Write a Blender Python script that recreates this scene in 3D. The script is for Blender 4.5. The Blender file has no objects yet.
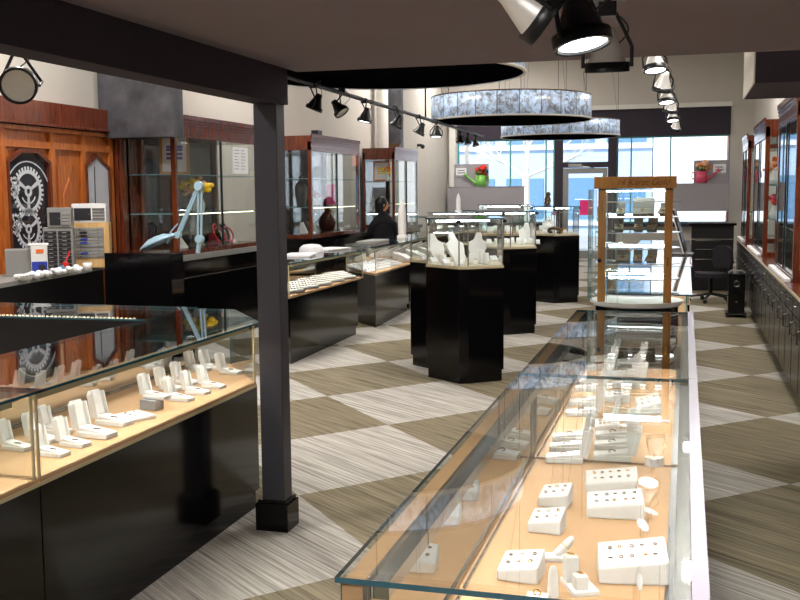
import bpy, math, random
from mathutils import Vector, Matrix
random.seed(7)
R_ = math.radians
SC = bpy.context.scene
COL = SC.collection
# ------------------------------------------------------------------ camera, sky, sun, exposure
EYE = 1.62
FPX = 1010.0
def camera_axes():
    vp = Vector((286.0, 110.0, -FPX)).normalized()
    h = Vector((1, .009, 0)).normalized()
    z = h.cross(vp).normalized()
    if z.y < 0: z = -z
    x = vp.cross(z)
    return Matrix((x, vp, z))
CAM = camera_axes()
cd = bpy.data.cameras.new('camera'); cd.sensor_width = 36; cd.lens = FPX/800*36
cd.clip_start = .02; cd.clip_end = 300
co = bpy.data.objects.new('camera', cd); COL.objects.link(co)
co.matrix_world = Matrix.Translation((0, 0, EYE)) @ CAM.to_4x4()
SC.camera = co
SC.view_settings.view_transform = 'Standard'; SC.view_settings.look = 'None'
SC.view_settings.exposure = 0.16; SC.view_settings.gamma = 1; SC.view_settings.use_curve_mapping = False
SC.cycles.transparent_max_bounces = 40; SC.cycles.max_bounces = 10; SC.cycles.glossy_bounces = 6
SC.cycles.sample_clamp_indirect = 6.0
w = bpy.data.worlds.new('sky'); SC.world = w; w.use_nodes = True
w.node_tree.nodes['Background'].inputs[0].default_value = (.80, .88, 1, 1)
w.node_tree.nodes['Background'].inputs[1].default_value = 1.9
def light(kind, name, loc, power, direction=(0, 0, -1), color=(1, .97, .94), size=.1, size_y=None, angle=60, blend=.6):
    ld = bpy.data.lights.new(name, kind); ld.energy = power; ld.color = color
    if kind == 'AREA':
        ld.shape = 'RECTANGLE'; ld.size = size; ld.size_y = size_y or size
    elif kind == 'SPOT':
        ld.spot_size = R_(angle); ld.spot_blend = blend; ld.shadow_soft_size = size
    elif kind == 'SUN':
        ld.angle = R_(2)
    o = bpy.data.objects.new(name, ld); COL.objects.link(o); o.location = loc
    o.rotation_euler = Vector(direction).to_track_quat('-Z', 'Y').to_euler()
    return o
light('SUN', 'sun', (0, 0, 30), 6.0, (.35, .75, -.75), (1, .97, .92))
# unseen fill lamps added under the tall and the low front ceiling
FILL_TALL = [(-4.2, 6.5), (.6, 7.6), (-4.55, 12), (.65, 12), (-4.55, 18), (.65, 18), (-4.55, 22.3), (-4.3, 2.6)]
for x, y in FILL_TALL:
    light('AREA', 'tall_fill', (x, y, 4.78), 175 if y < 7 else 108, (0, 0, -1), (1, .965, .93), 1.2, .6)
FILL_LOW = [(-.9, -.6), (-.75, 1.2), (-1.0, .3), (.6, .3)]
for x, y in FILL_LOW:
    light('AREA', 'low_fill', (x, y, 2.165), 13, (0, 0, -1), (1, .96, .92), .22, .22)

# ------------------------------------------------------------------ materials
def srgb(h):
    if isinstance(h, str):
        h = h.lstrip('#'); c = [int(h[i:i+2], 16)/255 for i in (0, 2, 4)]
        return tuple(v/12.92 if v <= .04045 else ((v+.055)/1.055)**2.4 for v in c) + (1,)
    return tuple(h) + (1,)
M = {}
def mat(name, color, rough=.5, metal=0, spec=.5, noise=None, emit=None, estr=0, coat=0, bump=0):
    m = bpy.data.materials.new(name); m.use_nodes = True; nt = m.node_tree; b = nt.nodes['Principled BSDF']
    c = srgb(color)
    b.inputs['Base Color'].default_value = c; b.inputs['Roughness'].default_value = rough
    b.inputs['Metallic'].default_value = metal; b.inputs['Specular IOR Level'].default_value = spec
    b.inputs['Coat Weight'].default_value = coat
    if emit:
        b.inputs['Emission Color'].default_value = srgb(emit); b.inputs['Emission Strength'].default_value = estr
    tc = nt.nodes.new('ShaderNodeTexCoord')
    n = nt.nodes.new('ShaderNodeTexNoise'); sc, amt = noise if noise else (8, .08)
    n.inputs['Scale'].default_value = sc; n.inputs['Detail'].default_value = 4
    nt.links.new(tc.outputs['Object'], n.inputs['Vector'])
    mx = nt.nodes.new('ShaderNodeMix'); mx.data_type = 'RGBA'; mx.blend_type = 'MIX'
    nt.links.new(n.outputs['Fac'], mx.inputs['Factor'])
    mx.inputs['A'].default_value = tuple(v*(1-amt) for v in c[:3]) + (1,)
    mx.inputs['B'].default_value = tuple(min(1, v*(1+amt)) for v in c[:3]) + (1,)
    nt.links.new(mx.outputs['Result'], b.inputs['Base Color'])
    if bump:
        bp = nt.nodes.new('ShaderNodeBump'); bp.inputs['Strength'].default_value = bump; bp.inputs['Distance'].default_value = .002
        nt.links.new(n.outputs['Fac'], bp.inputs['Height']); nt.links.new(bp.outputs['Normal'], b.inputs['Normal'])
    M[name] = m; return m
def nodes_of(m): return m.node_tree.nodes, m.node_tree.links
def mth(nt, op, a, b=None, c=None):
    n = nt.nodes.new('ShaderNodeMath'); n.operation = op
    for i, v in enumerate((a, b, c)):
        if v is None: continue
        if isinstance(v, (int, float)): n.inputs[i].default_value = v
        else: nt.links.new(v, n.inputs[i])
    return n.outputs[0]
def glass_mat(name, tint, f0, mirror=None):
    m = bpy.data.materials.new(name); m.use_nodes = True; nt = m.node_tree; N, L = nodes_of(m)
    for n in list(N): N.remove(n)
    out = N.new('ShaderNodeOutputMaterial'); mix = N.new('ShaderNodeMixShader')
    tr = N.new('ShaderNodeBsdfTransparent'); tr.inputs[0].default_value = tint
    gl = N.new('ShaderNodeBsdfGlossy'); gl.inputs['Roughness'].default_value = .0
    g = N.new('ShaderNodeNewGeometry'); dp = N.new('ShaderNodeVectorMath'); dp.operation = 'DOT_PRODUCT'
    L.new(g.outputs['Normal'], dp.inputs[0]); L.new(g.outputs['Incoming'], dp.inputs[1])
    a = mth(nt, 'ABSOLUTE', dp.outputs['Value']); k = mth(nt, 'SUBTRACT', 1, a); p = mth(nt, 'POWER', k, 5)
    f = mth(nt, 'MULTIPLY_ADD', p, 1-f0, f0)
    L.new(f, mix.inputs[0]); L.new(tr.outputs[0], mix.inputs[1]); L.new(gl.outputs[0], mix.inputs[2])
    L.new(mix.outputs[0], out.inputs[0]); M[name] = m
glass_mat('glass', (.975, .99, .983, 1), .035)
glass_mat('window_glass', (.95, .98, 1, 1), .05)
mat('glass_edge', '#6f9fa3', .15, 0, .8)
mat('top_edge', '#2f5a68', .12, 0, .8)
mat('black_velvet', '#0d0b0e', 1, 0, 0)
mat('smoked_mirror', '#5c6066', .03, 1, .5, (2, .3))
mat('acrylic', '#e8ecee', .2, 0, .5)
mat('black_laminate', '#0a090b', .12, 0, .3, (30, .3))
mat('black_satin', '#0d0c0e', .24, 0, .4, (30, .2))
mat('black_matte', '#141215', .4, 0, .4, (40, .3))
mat('black_metal', '#121214', .35, .2, .5)
mat('pale_deck', '#d6cbb2', .7)
mat('deck', '#bd9770', .75, 0, .25, (14, .08))
mat('velvet_white', '#eceae6', .6, 0, .3, (60, .03))
mat('lid_white', '#f2f1ee', .35, 0, .5, (60, .02))
mat('grey_box', '#8e8f92', .6, 0, .3)
mat('card_grey', '#878379', .8, 0, .2)
mat('gold', '#d9a441', .2, 1)
mat('silver', '#c9c9cc', .2, 1)
mat('steel', '#b9b8b4', .22, 1, .5)
mat('champagne', '#d6c8a2', .3, .35, .6)
mat('mirror', '#dfe3e4', .02, 1, .5, (3, .01))
mat('frosted_edge', '#b3abc0', .25, 0, .6)
mat('cream_wall', '#c3bdb4', .85, 0, .2, (3, .04), bump=.1)
mat('white_trim', '#dedbd4', .6, 0, .3)
mat('dark_ceiling', '#7d7277', .9, 0, .2, (2, .08))
mat('beam_dark', '#373039', .85, 0, .2, (60, .2))
mat('pillar_grey', '#3d3c43', .42, 0, .4, (50, .15))
mat('header_dark', '#3a343d', .8, 0, .2)
mat('white_ceiling', '#ddd8ce', .9)
mat('plastic_white', '#e6e6e4', .35)
mat('plastic_grey', '#8b8b88', .4)
mat('plastic_dark', '#25242a', .4)
mat('blue_panel', '#2c3fa8', .4)
mat('lamp_blue', '#9fbfd0', .35, .1, .5)
mat('pale_wood', '#c89a55', .45, 0, .4, (10, .1))
mat('grey_panel', '#989498', .7, 0, .3, (4, .03))
mat('paper', '#e9e9ec', .7)
mat('pink_paper', '#f0287f', .6, emit=None)
mat('flower_yellow', '#ffd21a', .7); mat('flower_orange', '#e8702a', .7); mat('flower_red', '#d8281c', .7)
mat('flower_peach', '#eeb088', .7); mat('leaf_green', '#3f6b2a', .7); mat('can_green', '#7cc152', .4); mat('can_pink', '#d8506e', .4)
mat('skin', '#c99070', .5, 0, .4); mat('hair', '#0c0a0a', .5, 0, .4, (90, .4)); mat('jacket', '#17161a', .8, 0, .2, (30, .2))
mat('fabric_dark', '#2d2a30', .9, 0, .2, (120, .25), bump=.4)
mat('aluminium', '#9a9a98', .4, .7)
mat('brick_red', '#c4705c', .8, 0, .2, (20, .1)); mat('facade_blue', '#a9c0de', .8, 0, .2, (2, .05)); mat('facade_white', '#e8e8ea', .8)
mat('facade_window', '#5f86a8', .2, 0, .6); mat('bark_pale', '#d8d2c8', .9, 0, .2, (30, .15)); mat('asphalt', '#9a9a9a', .9)
mat('etched', '#c9cbd0', .7); mat('dark_glass', '#26262c', .08, 0, .7, (3, .5)); mat('pane_grey', '#b7b9c0', .3, 0, .5)
mat('dark_duct', '#4c4b50', .4, .3, .5, (6, .95)); mat('teal_frame', '#4f9a9c', .4); mat('brown_print', '#7a4a1e', .6)
mat('led', '#ffffff', .5, emit=(1, .965, .92), estr=62)
mat('led_strong', '#ffffff', .5, emit=(1, .97, .93), estr=150)
mat('led_cool', '#ffffff', .5, emit=(.9, .96, 1), estr=26)
mat('led_dim', '#ffffff', .5, emit=(1, .9, .6), estr=4)
mat('lens_lit', '#ffffff', .5, emit=(.93, .97, 1), estr=6)
mat('reflector', '#e2e0dc', .35, .35)
mat('panel_glow', '#ffffff', .5, emit=(1, .95, .88), estr=2.5)
mat('screen', '#1a1c22', .1, 0, .6)
mat('picture', '#6a58b0', .4, emit=None)
mat('bronze', '#6b5138', .35, .6)
def wood(name, c1, c2, rough=.28, scale=3.0):
    m = bpy.data.materials.new(name); m.use_nodes = True; nt = m.node_tree; N, L = nodes_of(m); b = N['Principled BSDF']
    tc = N.new('ShaderNodeTexCoord'); mp = N.new('ShaderNodeMapping'); mp.inputs['Scale'].default_value = (scale*5, scale*5, scale*.5)
    n = N.new('ShaderNodeTexNoise'); n.inputs['Scale'].default_value = 2.5; n.inputs['Detail'].default_value = 6; n.inputs['Distortion'].default_value = .8
    cr = N.new('ShaderNodeValToRGB'); cr.color_ramp.elements[0].position = .3; cr.color_ramp.elements[1].position = .7
    cr.color_ramp.elements[0].color = srgb(c1); cr.color_ramp.elements[1].color = srgb(c2)
    L.new(tc.outputs['Object'], mp.inputs['Vector']); L.new(mp.outputs[0], n.inputs['Vector']); L.new(n.outputs['Fac'], cr.inputs[0])
    L.new(cr.outputs[0], b.inputs['Base Color']); b.inputs['Roughness'].default_value = rough; b.inputs['Coat Weight'].default_value = .3
    b.inputs['Coat Roughness'].default_value = .12; M[name] = m
wood('cherry', '#4a1c0e', '#74361c', .22); wood('cherry_dark', '#471408', '#6a2210'); wood('panel_wood', '#94481c', '#c0702f', .3)
wood('oak', '#a8702c', '#c48c42', .4); wood('box_wood', '#c79a5e', '#dcb57c', .5)
def alabaster():
    m = bpy.data.materials.new('alabaster'); m.use_nodes = True; nt = m.node_tree; N, L = nodes_of(m); b = N['Principled BSDF']
    tc = N.new('ShaderNodeTexCoord')
    sep = N.new('ShaderNodeSeparateXYZ'); L.new(tc.outputs['UV'], sep.inputs[0])
    n1 = N.new('ShaderNodeTexNoise'); n1.inputs['Scale'].default_value = 9; n1.inputs['Detail'].default_value = 9; n1.inputs['Roughness'].default_value = .75
    n1.inputs['Distortion'].default_value = 1.2
    L.new(tc.outputs['Object'], n1.inputs['Vector'])
    cr = N.new('ShaderNodeValToRGB'); e = cr.color_ramp.elements
    e[0].position = .36; e[0].color = srgb('#4c5058'); e[1].position = .56; e[1].color = srgb('#b4cbe8')
    k = e.new(.47); k.color = srgb('#8f98a6')
    L.new(n1.outputs['Fac'], cr.inputs[0])
    u = mth(nt, 'MULTIPLY', sep.outputs['X'], 24); fl = mth(nt, 'FLOOR', u)
    wn = N.new('ShaderNodeTexWhiteNoise'); wn.noise_dimensions = '1D'; L.new(fl, wn.inputs['W'])
    fr = mth(nt, 'FRACT', u); edge = mth(nt, 'LESS_THAN', fr, .05)
    mx = N.new('ShaderNodeMix'); mx.data_type = 'RGBA'; L.new(edge, mx.inputs['Factor']); L.new(cr.outputs[0], mx.inputs['A']); mx.inputs['B'].default_value = srgb('#5a6068')
    L.new(mx.outputs['Result'], b.inputs['Base Color']); L.new(mx.outputs['Result'], b.inputs['Emission Color'])
    s = mth(nt, 'MULTIPLY_ADD', wn.outputs['Value'], .25, .25)
    b.inputs['Roughness'].default_value = .3; L.new(s, b.inputs['Emission Strength']); M['alabaster'] = m
alabaster()
def carpet():
    m = bpy.data.materials.new('carpet'); m.use_nodes = True; nt = m.node_tree; N, L = nodes_of(m); b = N['Principled BSDF']
    g = N.new('ShaderNodeTexCoord'); s = N.new('ShaderNodeSeparateXYZ'); L.new(g.outputs['Object'], s.inputs[0])
    x, y = s.outputs['X'], s.outputs['Y']
    c1 = mth(nt, 'MULTIPLY_ADD', x, 1/.76, 1.98/.76); c2 = mth(nt, 'MULTIPLY_ADD', x, 1/.903, 1+1.22/.903)
    c = mth(nt, 'MINIMUM', c1, c2); q = mth(nt, 'MULTIPLY_ADD', y, 1/.855, -6.67/.855)
    i = mth(nt, 'FLOOR', mth(nt, 'MULTIPLY', mth(nt, 'ADD', c, q), .5)); j = mth(nt, 'FLOOR', mth(nt, 'MULTIPLY', mth(nt, 'SUBTRACT', c, q), .5))
    par = mth(nt, 'FLOORED_MODULO', mth(nt, 'ADD', i, j), 2)
    # fine streaks
    al = mth(nt, 'ADD', mth(nt, 'MULTIPLY', x, .79), mth(nt, 'MULTIPLY', y, -.61))
    ac = mth(nt, 'ADD', mth(nt, 'MULTIPLY', x, .61), mth(nt, 'MULTIPLY', y, .79))
    cv = N.new('ShaderNodeCombineXYZ'); L.new(mth(nt, 'MULTIPLY', al, 1.3), cv.inputs[0]); L.new(mth(nt, 'MULTIPLY', ac, 62), cv.inputs[1])
    cell = mth(nt, 'MULTIPLY_ADD', i, 7.3, mth(nt, 'MULTIPLY', j, 3.7)); L.new(cell, cv.inputs[2])
    n = N.new('ShaderNodeTexNoise'); n.inputs['Scale'].default_value = 1; n.inputs['Detail'].default_value = 3; n.inputs['Roughness'].default_value = .7
    L.new(cv.outputs[0], n.inputs['Vector'])
    def ramp(a, bcol):
        r = N.new('ShaderNodeValToRGB'); e = r.color_ramp.elements; e[0].position = .32; e[1].position = .66; e[0].color = srgb(a); e[1].color = srgb(bcol)
        L.new(n.outputs['Fac'], r.inputs[0]); return r.outputs[0]
    dk = ramp('#4c4434', '#8c8169'); dk2 = ramp('#585041', '#968c76'); lt = ramp('#7e7971', '#c6c1b8')
    wn = N.new('ShaderNodeTexWhiteNoise'); wn.noise_dimensions = '1D'; L.new(cell, wn.inputs['W'])
    m1 = N.new('ShaderNodeMix'); m1.data_type = 'RGBA'; L.new(wn.outputs['Value'], m1.inputs['Factor']); L.new(dk, m1.inputs['A']); L.new(dk2, m1.inputs['B'])
    m2 = N.new('ShaderNodeMix'); m2.data_type = 'RGBA'; L.new(par, m2.inputs['Factor']); L.new(m1.outputs['Result'], m2.inputs['A']); L.new(lt, m2.inputs['B'])
    L.new(m2.outputs['Result'], b.inputs['Base Color']); b.inputs['Roughness'].default_value = .95; b.inputs['Specular IOR Level'].default_value = .1
    bp = N.new('ShaderNodeBump'); bp.inputs['Strength'].default_value = .5; bp.inputs['Distance'].default_value = .004
    L.new(n.outputs['Fac'], bp.inputs['Height']); L.new(bp.outputs[0], b.inputs['Normal']); M['carpet'] = m
carpet()

# ------------------------------------------------------------------ mesh builder
class MB:
    def __init__(s): s.v = []; s.f = []; s.mi = []; s.sm = []; s.cur = 0; s.uv = {}
    def add(s, vs, fs, smooth=False, mi=None):
        o = len(s.v); s.v += [tuple(v) for v in vs]
        for f in fs:
            s.f.append(tuple(i+o for i in f)); s.mi.append(s.cur if mi is None else mi); s.sm.append(smooth)
        return s
    def box(s, x0, x1, y0, y1, z0, z1, mi=None, T=None):
        vs = [Vector((x, y, z)) for z in (z0, z1) for y in (y0, y1) for x in (x0, x1)]
        if T: vs = [T @ v for v in vs]
        return s.add(vs, [(0, 2, 3, 1), (4, 5, 7, 6), (0, 1, 5, 4), (2, 6, 7, 3), (0, 4, 6, 2), (1, 3, 7, 5)], mi=mi)
    def pane(s, a, b, z0, z1, t=.008):      # upright glass pane from a to b in plan: slot 0 faces, slot 1 edges
        a, b = Vector(a).to_2d(), Vector(b).to_2d(); d = (b-a).normalized(); n = Vector((-d.y, d.x))*t/2
        q = [a-n, b-n, b+n, a+n]
        vs = [(p.x, p.y, z) for z in (z0, z1) for p in q]
        s.add(vs, [(0, 1, 5, 4), (2, 3, 7, 6)], mi=0)
        return s.add(vs, [(3, 2, 1, 0), (4, 5, 6, 7), (1, 2, 6, 5), (3, 0, 4, 7)], mi=1)
    def prism(s, poly, z0, z1, mi=None, side=None, T=None):
        a = sum(poly[i][0]*poly[(i+1) % len(poly)][1]-poly[(i+1) % len(poly)][0]*poly[i][1] for i in range(len(poly)))
        if a < 0: poly = poly[::-1]
        n = len(poly); vs = [Vector((p[0], p[1], z0)) for p in poly]+[Vector((p[0], p[1], z1)) for p in poly]
        if T: vs = [T @ v for v in vs]
        s.add(vs, [tuple(range(n))[::-1], tuple(range(n, 2*n))], mi=mi)
        return s.add(vs, [(i, (i+1) % n, n+(i+1) % n, n+i) for i in range(n)], mi=mi if side is None else side)
    def cyl(s, p0, p1, r0, r1=None, n=16, caps=True, mi=None, smooth=True):
        p0, p1 = Vector(p0), Vector(p1); r1 = r0 if r1 is None else r1
        d = (p1-p0).normalized(); a = d.orthogonal().normalized(); b = d.cross(a)
        vs = []
        for p, r in ((p0, r0), (p1, r1)):
            vs += [p+a*r*math.cos(2*math.pi*i/n)+b*r*math.sin(2*math.pi*i/n) for i in range(n)]
        s.add(vs, [(i, (i+1) % n, n+(i+1) % n, n+i) for i in range(n)], smooth, mi)
        if caps: s.add(vs, [tuple(range(n))[::-1], tuple(range(n, 2*n))], False, mi)
        return s
    def lathe(s, prof, n=24, c=(0, 0, 0), mi=None, T=None, smooth=True):
        vs = []; c = Vector(c)
        for r, z in prof: vs += [c+Vector((r*math.cos(2*math.pi*i/n), r*math.sin(2*math.pi*i/n), z)) for i in range(n)]
        if T: vs = [T @ v for v in vs]
        fs = []
        for k in range(len(prof)-1):
            fs += [(k*n+i, k*n+(i+1) % n, (k+1)*n+(i+1) % n, (k+1)*n+i) for i in range(n)]
        return s.add(vs, fs, smooth, mi)
    def ball(s, c, r, sz=1, n=10, mi=None, T=None):
        pr = [(max(1e-4, r*math.sin(math.pi*k/n)), -r*sz*math.cos(math.pi*k/n)) for k in range(n+1)]
        return s.lathe(pr, n+2, c, mi, T)
    def tube(s, pts, r, n=8, mi=None):
        pts = [Vector(p) for p in pts]
        for a, b in zip(pts, pts[1:]): s.cyl(a, b, r, r, n, True, mi)
        return s
    def torus(s, c, R, r, n=24, m=8, axis=None, mi=None):
        T = Matrix.Translation(c) @ (Vector((0, 0, 1)).rotation_difference(Vector(axis or (0, 0, 1))).to_matrix().to_4x4())
        vs = []; fs = []
        for i in range(n):
            a = 2*math.pi*i/n
            for k in range(m):
                b = 2*math.pi*k/m; rr = R+r*math.cos(b)
                vs.append(T @ Vector((rr*math.cos(a), rr*math.sin(a), r*math.sin(b))))
                fs.append((i*m+k, ((i+1) % n)*m+k, ((i+1) % n)*m+(k+1) % m, i*m+(k+1) % m))
        return s.add(vs, fs, True, mi)
    def build(s, name, mats, parent=None, bevel=0, label=None, loc=None, T=None):
        me = bpy.data.meshes.new(name)
        vs = [tuple(T @ Vector(v)) for v in s.v] if T else s.v
        me.from_pydata(vs, [], s.f)
        for m in (mats if isinstance(mats, (list, tuple)) else [mats]): me.materials.append(M[m])
        for p, mi, sm in zip(me.polygons, s.mi, s.sm): p.material_index = mi; p.use_smooth = sm
        o = bpy.data.objects.new(name, me); COL.objects.link(o)
        if parent: o.parent = parent
        if loc: o.location = loc
        if bevel:
            b = o.modifiers.new('bevel', 'BEVEL'); b.width = bevel; b.segments = 2; b.limit_method = 'ANGLE'
        if label: o['label'] = label
        return o
def tag(o, label, cat, group=None, kind=None):
    o['label'] = label; o['category'] = cat
    if group: o['group'] = group
    if kind: o['kind'] = kind
    return o
def thing(name, label, cat, loc=(0, 0, 0), rz=0, group=None):
    o = bpy.data.objects.new(name, None); COL.objects.link(o); o.location = loc; o.rotation_euler = (0, 0, rz)
    o.empty_display_size = .05
    return tag(o, label, cat, group)
def struct(name, mb, m, parent=None, bevel=0):
    o = mb.build(name, m, parent, bevel)
    if not parent: o['kind'] = 'structure'
    return o
def dup(root, loc, rz=None, label=None, group=None, scale=None):
    def cp(o, par):
        c = o.copy(); COL.objects.link(c)
        if par: c.parent = par
        for ch in o.children: cp(ch, c)
        return c
    r = cp(root, None); r.location = loc
    if rz is not None: r.rotation_euler = (r.rotation_euler[0], r.rotation_euler[1], rz)
    if scale: r.scale = (scale,)*3 if isinstance(scale, (int, float)) else scale
    if label: r['label'] = label
    if group: r['group'] = group
    return r
def at(u, v, z):                 # a point of the photographed place at height z
    d = CAM @ Vector((u-400, -(v-300), -FPX)); t = (z-EYE)/d.z
    return Vector((0, 0, EYE))+d*t
def aty(u, v, y):
    d = CAM @ Vector((u-400, -(v-300), -FPX)); return Vector((0, 0, EYE))+d*(y/d.y)

# ------------------------------------------------------------------ setting
struct('floor', MB().box(-6.2, 1.7, -3, 24.6, -.1, 0), 'carpet')
XW, XR, YB = -5.65, 1.45, 24.4
struct('wall_left', MB().box(XW-.15, XW, -3, YB+.2, 0, 4.9), 'cream_wall')
struct('wall_right', MB().box(XR, XR+.15, -3, YB+.2, 0, 4.9), 'cream_wall')
struct('wall_rear', MB().box(XW, XR, -3.15, -3, 0, 4.9), 'cream_wall')
struct('ceiling', MB().box(XW-.15, XR+.15, -3.1, YB+.3, 4.9, 5.05), 'white_ceiling')
# low dark ceiling over the front of the shop
struct('ceiling_low', MB().box(-1.81, XR, -3, 4.62, 2.2, 2.45), 'dark_ceiling')
struct('trim_beam', MB().box(-1.94, -1.81, -3, 4.5, 2.035, 2.45), ['beam_dark'])
struct('trim_bulkhead', MB().box(.352, XR, 5.95, 7.0, 2.2, 3.4).box(.344, .352, 5.95, 7.0, 2.2, 3.4, mi=1), ['beam_dark', 'cream_wall'])
struct('trim_upper_wall', MB().box(-1.9, XR, 4.3, 4.5, 2.45, 4.9), 'cream_wall')
# back wall with its openings
bw = MB()
bw.box(XW, 1.45, YB, YB+.2, 3.6, 4.9); bw.box(XW, -5.58, YB, YB+.2, 0, 3.6); bw.box(.95, XR, YB, YB+.2, 0, 3.6)
bw.box(-5.58, -3.0, YB, YB+.2, 0, .8); bw.box(-1.62, .95, YB, YB+.2, 0, .8)
struct('wall_back', bw, 'cream_wall')
struct('trim_header', MB().box(-5.5, .95, YB-.03, YB+.1, 2.87, 3.5), 'header_dark')
struct('trim_crown', MB().box(-5.58, .97, YB-.12, YB+.1, 3.5, 3.6), 'white_trim')
struct('trim_corner', MB().box(-5.56, -5.4, YB-.2, YB+.02, 0, 3.45).box(-5.2, -5.12, YB-.06, YB+.02, .8, 2.87), 'white_trim')
struct('trim_sill', MB().box(-5.56, -3.02, YB-.25, YB+.1, .78, .86).box(-1.6, .95, YB-.25, YB+.1, .78, .86), 'header_dark')
def window(n, x0, x1, z0, z1, mull, mm='teal_frame'):
    f = MB(); t = .035
    f.box(x0, x1, YB+.02, YB+.09, z0, z0+t).box(x0, x1, YB+.02, YB+.09, z1-t, z1).box(x0, x0+t, YB+.02, YB+.09, z0+t, z1-t).box(x1-t, x1, YB+.02, YB+.09, z0+t, z1-t)
    for x in mull: f.box(x-t/2, x+t/2, YB+.02, YB+.09, z0+t, z1-t)
    e = struct('window_%d' % n, f, mm)
    g = MB().pane((x0+t, YB+.055), (x1-t, YB+.055), z0+t, z1-t, .01)
    g.build('window_pane', ['window_glass', 'glass_edge'], e)
window(1, -5.4, -3.03, .86, 2.87, [-4.1, -3.24])
window(2, -1.58, .95, .86, 2.87, [-1.25, -.36])
df = MB()
df.box(-3.03, -2.84, YB-.02, YB+.12, 0, 2.87).box(-1.78, -1.58, YB-.02, YB+.12, 0, 2.87).box(-2.84, -1.78, YB-.02, YB+.12, 2.17, 2.3)
struct('trim_door_frame', df, 'header_dark')
d1 = MB()
d1.box(-2.83, -2.70, YB, YB+.05, .01, 2.16).box(-1.9, -1.79, YB, YB+.05, .01, 2.16).box(-2.70, -1.9, YB, YB+.05, 2.03, 2.16).box(-2.70, -1.9, YB, YB+.05, .01, .2)
door = struct('door_1', d1, 'aluminium', bevel=.004)
MB().pane((-2.7, YB+.025), (-1.9, YB+.025), .2, 2.03, .01).build('door_pane', ['window_glass', 'glass_edge'], door)
MB().box(-2.7, -2.38, YB-.07, YB-.02, 2.19, 2.26).tube([(-2.45, YB-.05, 2.2), (-2.2, YB-.12, 2.18), (-2.1, YB-.02, 2.15)], .012).build('door_closer', 'steel', door)
MB().cyl((-2.0, YB-.05, .9), (-2.0, YB-.05, 1.25), .015).build('door_handle', 'steel', door)
struct('window_3', MB().pane((-2.84, YB+.05), (-1.78, YB+.05), 2.3, 2.87, .01), ['window_glass', 'glass_edge'])
# pillar with plinth
p = struct('trim_pillar', MB().box(-1.945, -1.83, 4.4, 4.5, 0, 2.035), 'pillar_grey', bevel=.003)
struct('trim_pillar_base', MB().box(-1.972, -1.806, 4.375, 4.525, 0, .135).box(-1.962, -1.816, 4.385, 4.515, .135, .15), 'black_laminate', bevel=.003)
for x, y in FILL_TALL:  # housings for the fill lamps added to the tall ceiling
    e = tag(MB().box(x-.66, x+.66, y-.36, y+.36, 4.8, 4.89).build('fill_panel', 'white_trim'), 'unseen rectangular fill light added to the tall pale ceiling', 'ceiling light', 'added fill lights of the tall ceiling')
for x, y in FILL_LOW:  # rims for the fill lamps added out of view in the low ceiling
    e = tag(MB().lathe([(.15, 2.198), (.15, 2.178), (.13, 2.176)], 24, (x, y, 0)).build('fill_downlight', 'white_trim'), 'small round unseen fill lamp added to the low dark ceiling', 'downlight', 'added fill lamps in the low ceiling')
# grey display backs in the windows
def panel(name, x0, x1, z0, z1, y, label):
    return tag(MB().box(x0, x1, y, y+.03, z0, z1).build(name, 'grey_panel', bevel=.004), label, 'panel')
panel('grey_board', -5.55, -3.69, .9, 1.735, YB-.45, 'wide grey display back standing in the window left of the door')
panel('grey_board', -5.42, -4.58, 1.745, 2.29, YB-.25, 'upright grey board behind the green watering can in the window')
panel('grey_board', -.40, .93, 1.14, 1.76, YB-.45, 'wide grey display back in the window right of the door')
panel('grey_board', .16, .93, 1.765, 2.29, YB-.25, 'upright grey board behind the pink watering can in the window')
def shelf(x0, x1, z, label): return tag(MB().box(x0, x1, YB-.46, YB-.1, z-.012, z).build('window_shelf', 'grey_panel'), label, 'shelf')
shelf(-5.55, -3.69, 1.747, 'thin grey shelf over the display back under the green watering can')
shelf(-.40, .93, 1.772, 'thin grey shelf over the display back under the pink watering can')
def sign(x0, x1, z0, z1, y, label):
    o = tag(MB().box(x0, x1, y-.012, y, z0, z1).build('wall_sign', 'paper'), label, 'sign')
    ln = MB(); w_ = x1-x0; random.seed(3)
    ln.box(x0, x1, y-.014, y-.012, z1-.02, z1-.008).box(x0, x1, y-.014, y-.012, z0+.008, z0+.02)
    for r in range(2):
        zc = z0+(z1-z0)*(.62-.26*r); x = x0+w_*.18
        while x < x1-w_*.2:
            l = random.uniform(.012, .035); ln.box(x, x+l, y-.014, y-.012, zc-.012, zc+.014); x += l+.008
    ln.build('lettering', 'black_matte', o)
sign(-5.38, -5.12, 2.0, 2.22, YB-.26, 'small white sign with two short black lines beside the green watering can')
sign(.58, .86, 1.98, 2.22, YB-.26, 'small white sign with two short black lines beside the pink watering can')
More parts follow.
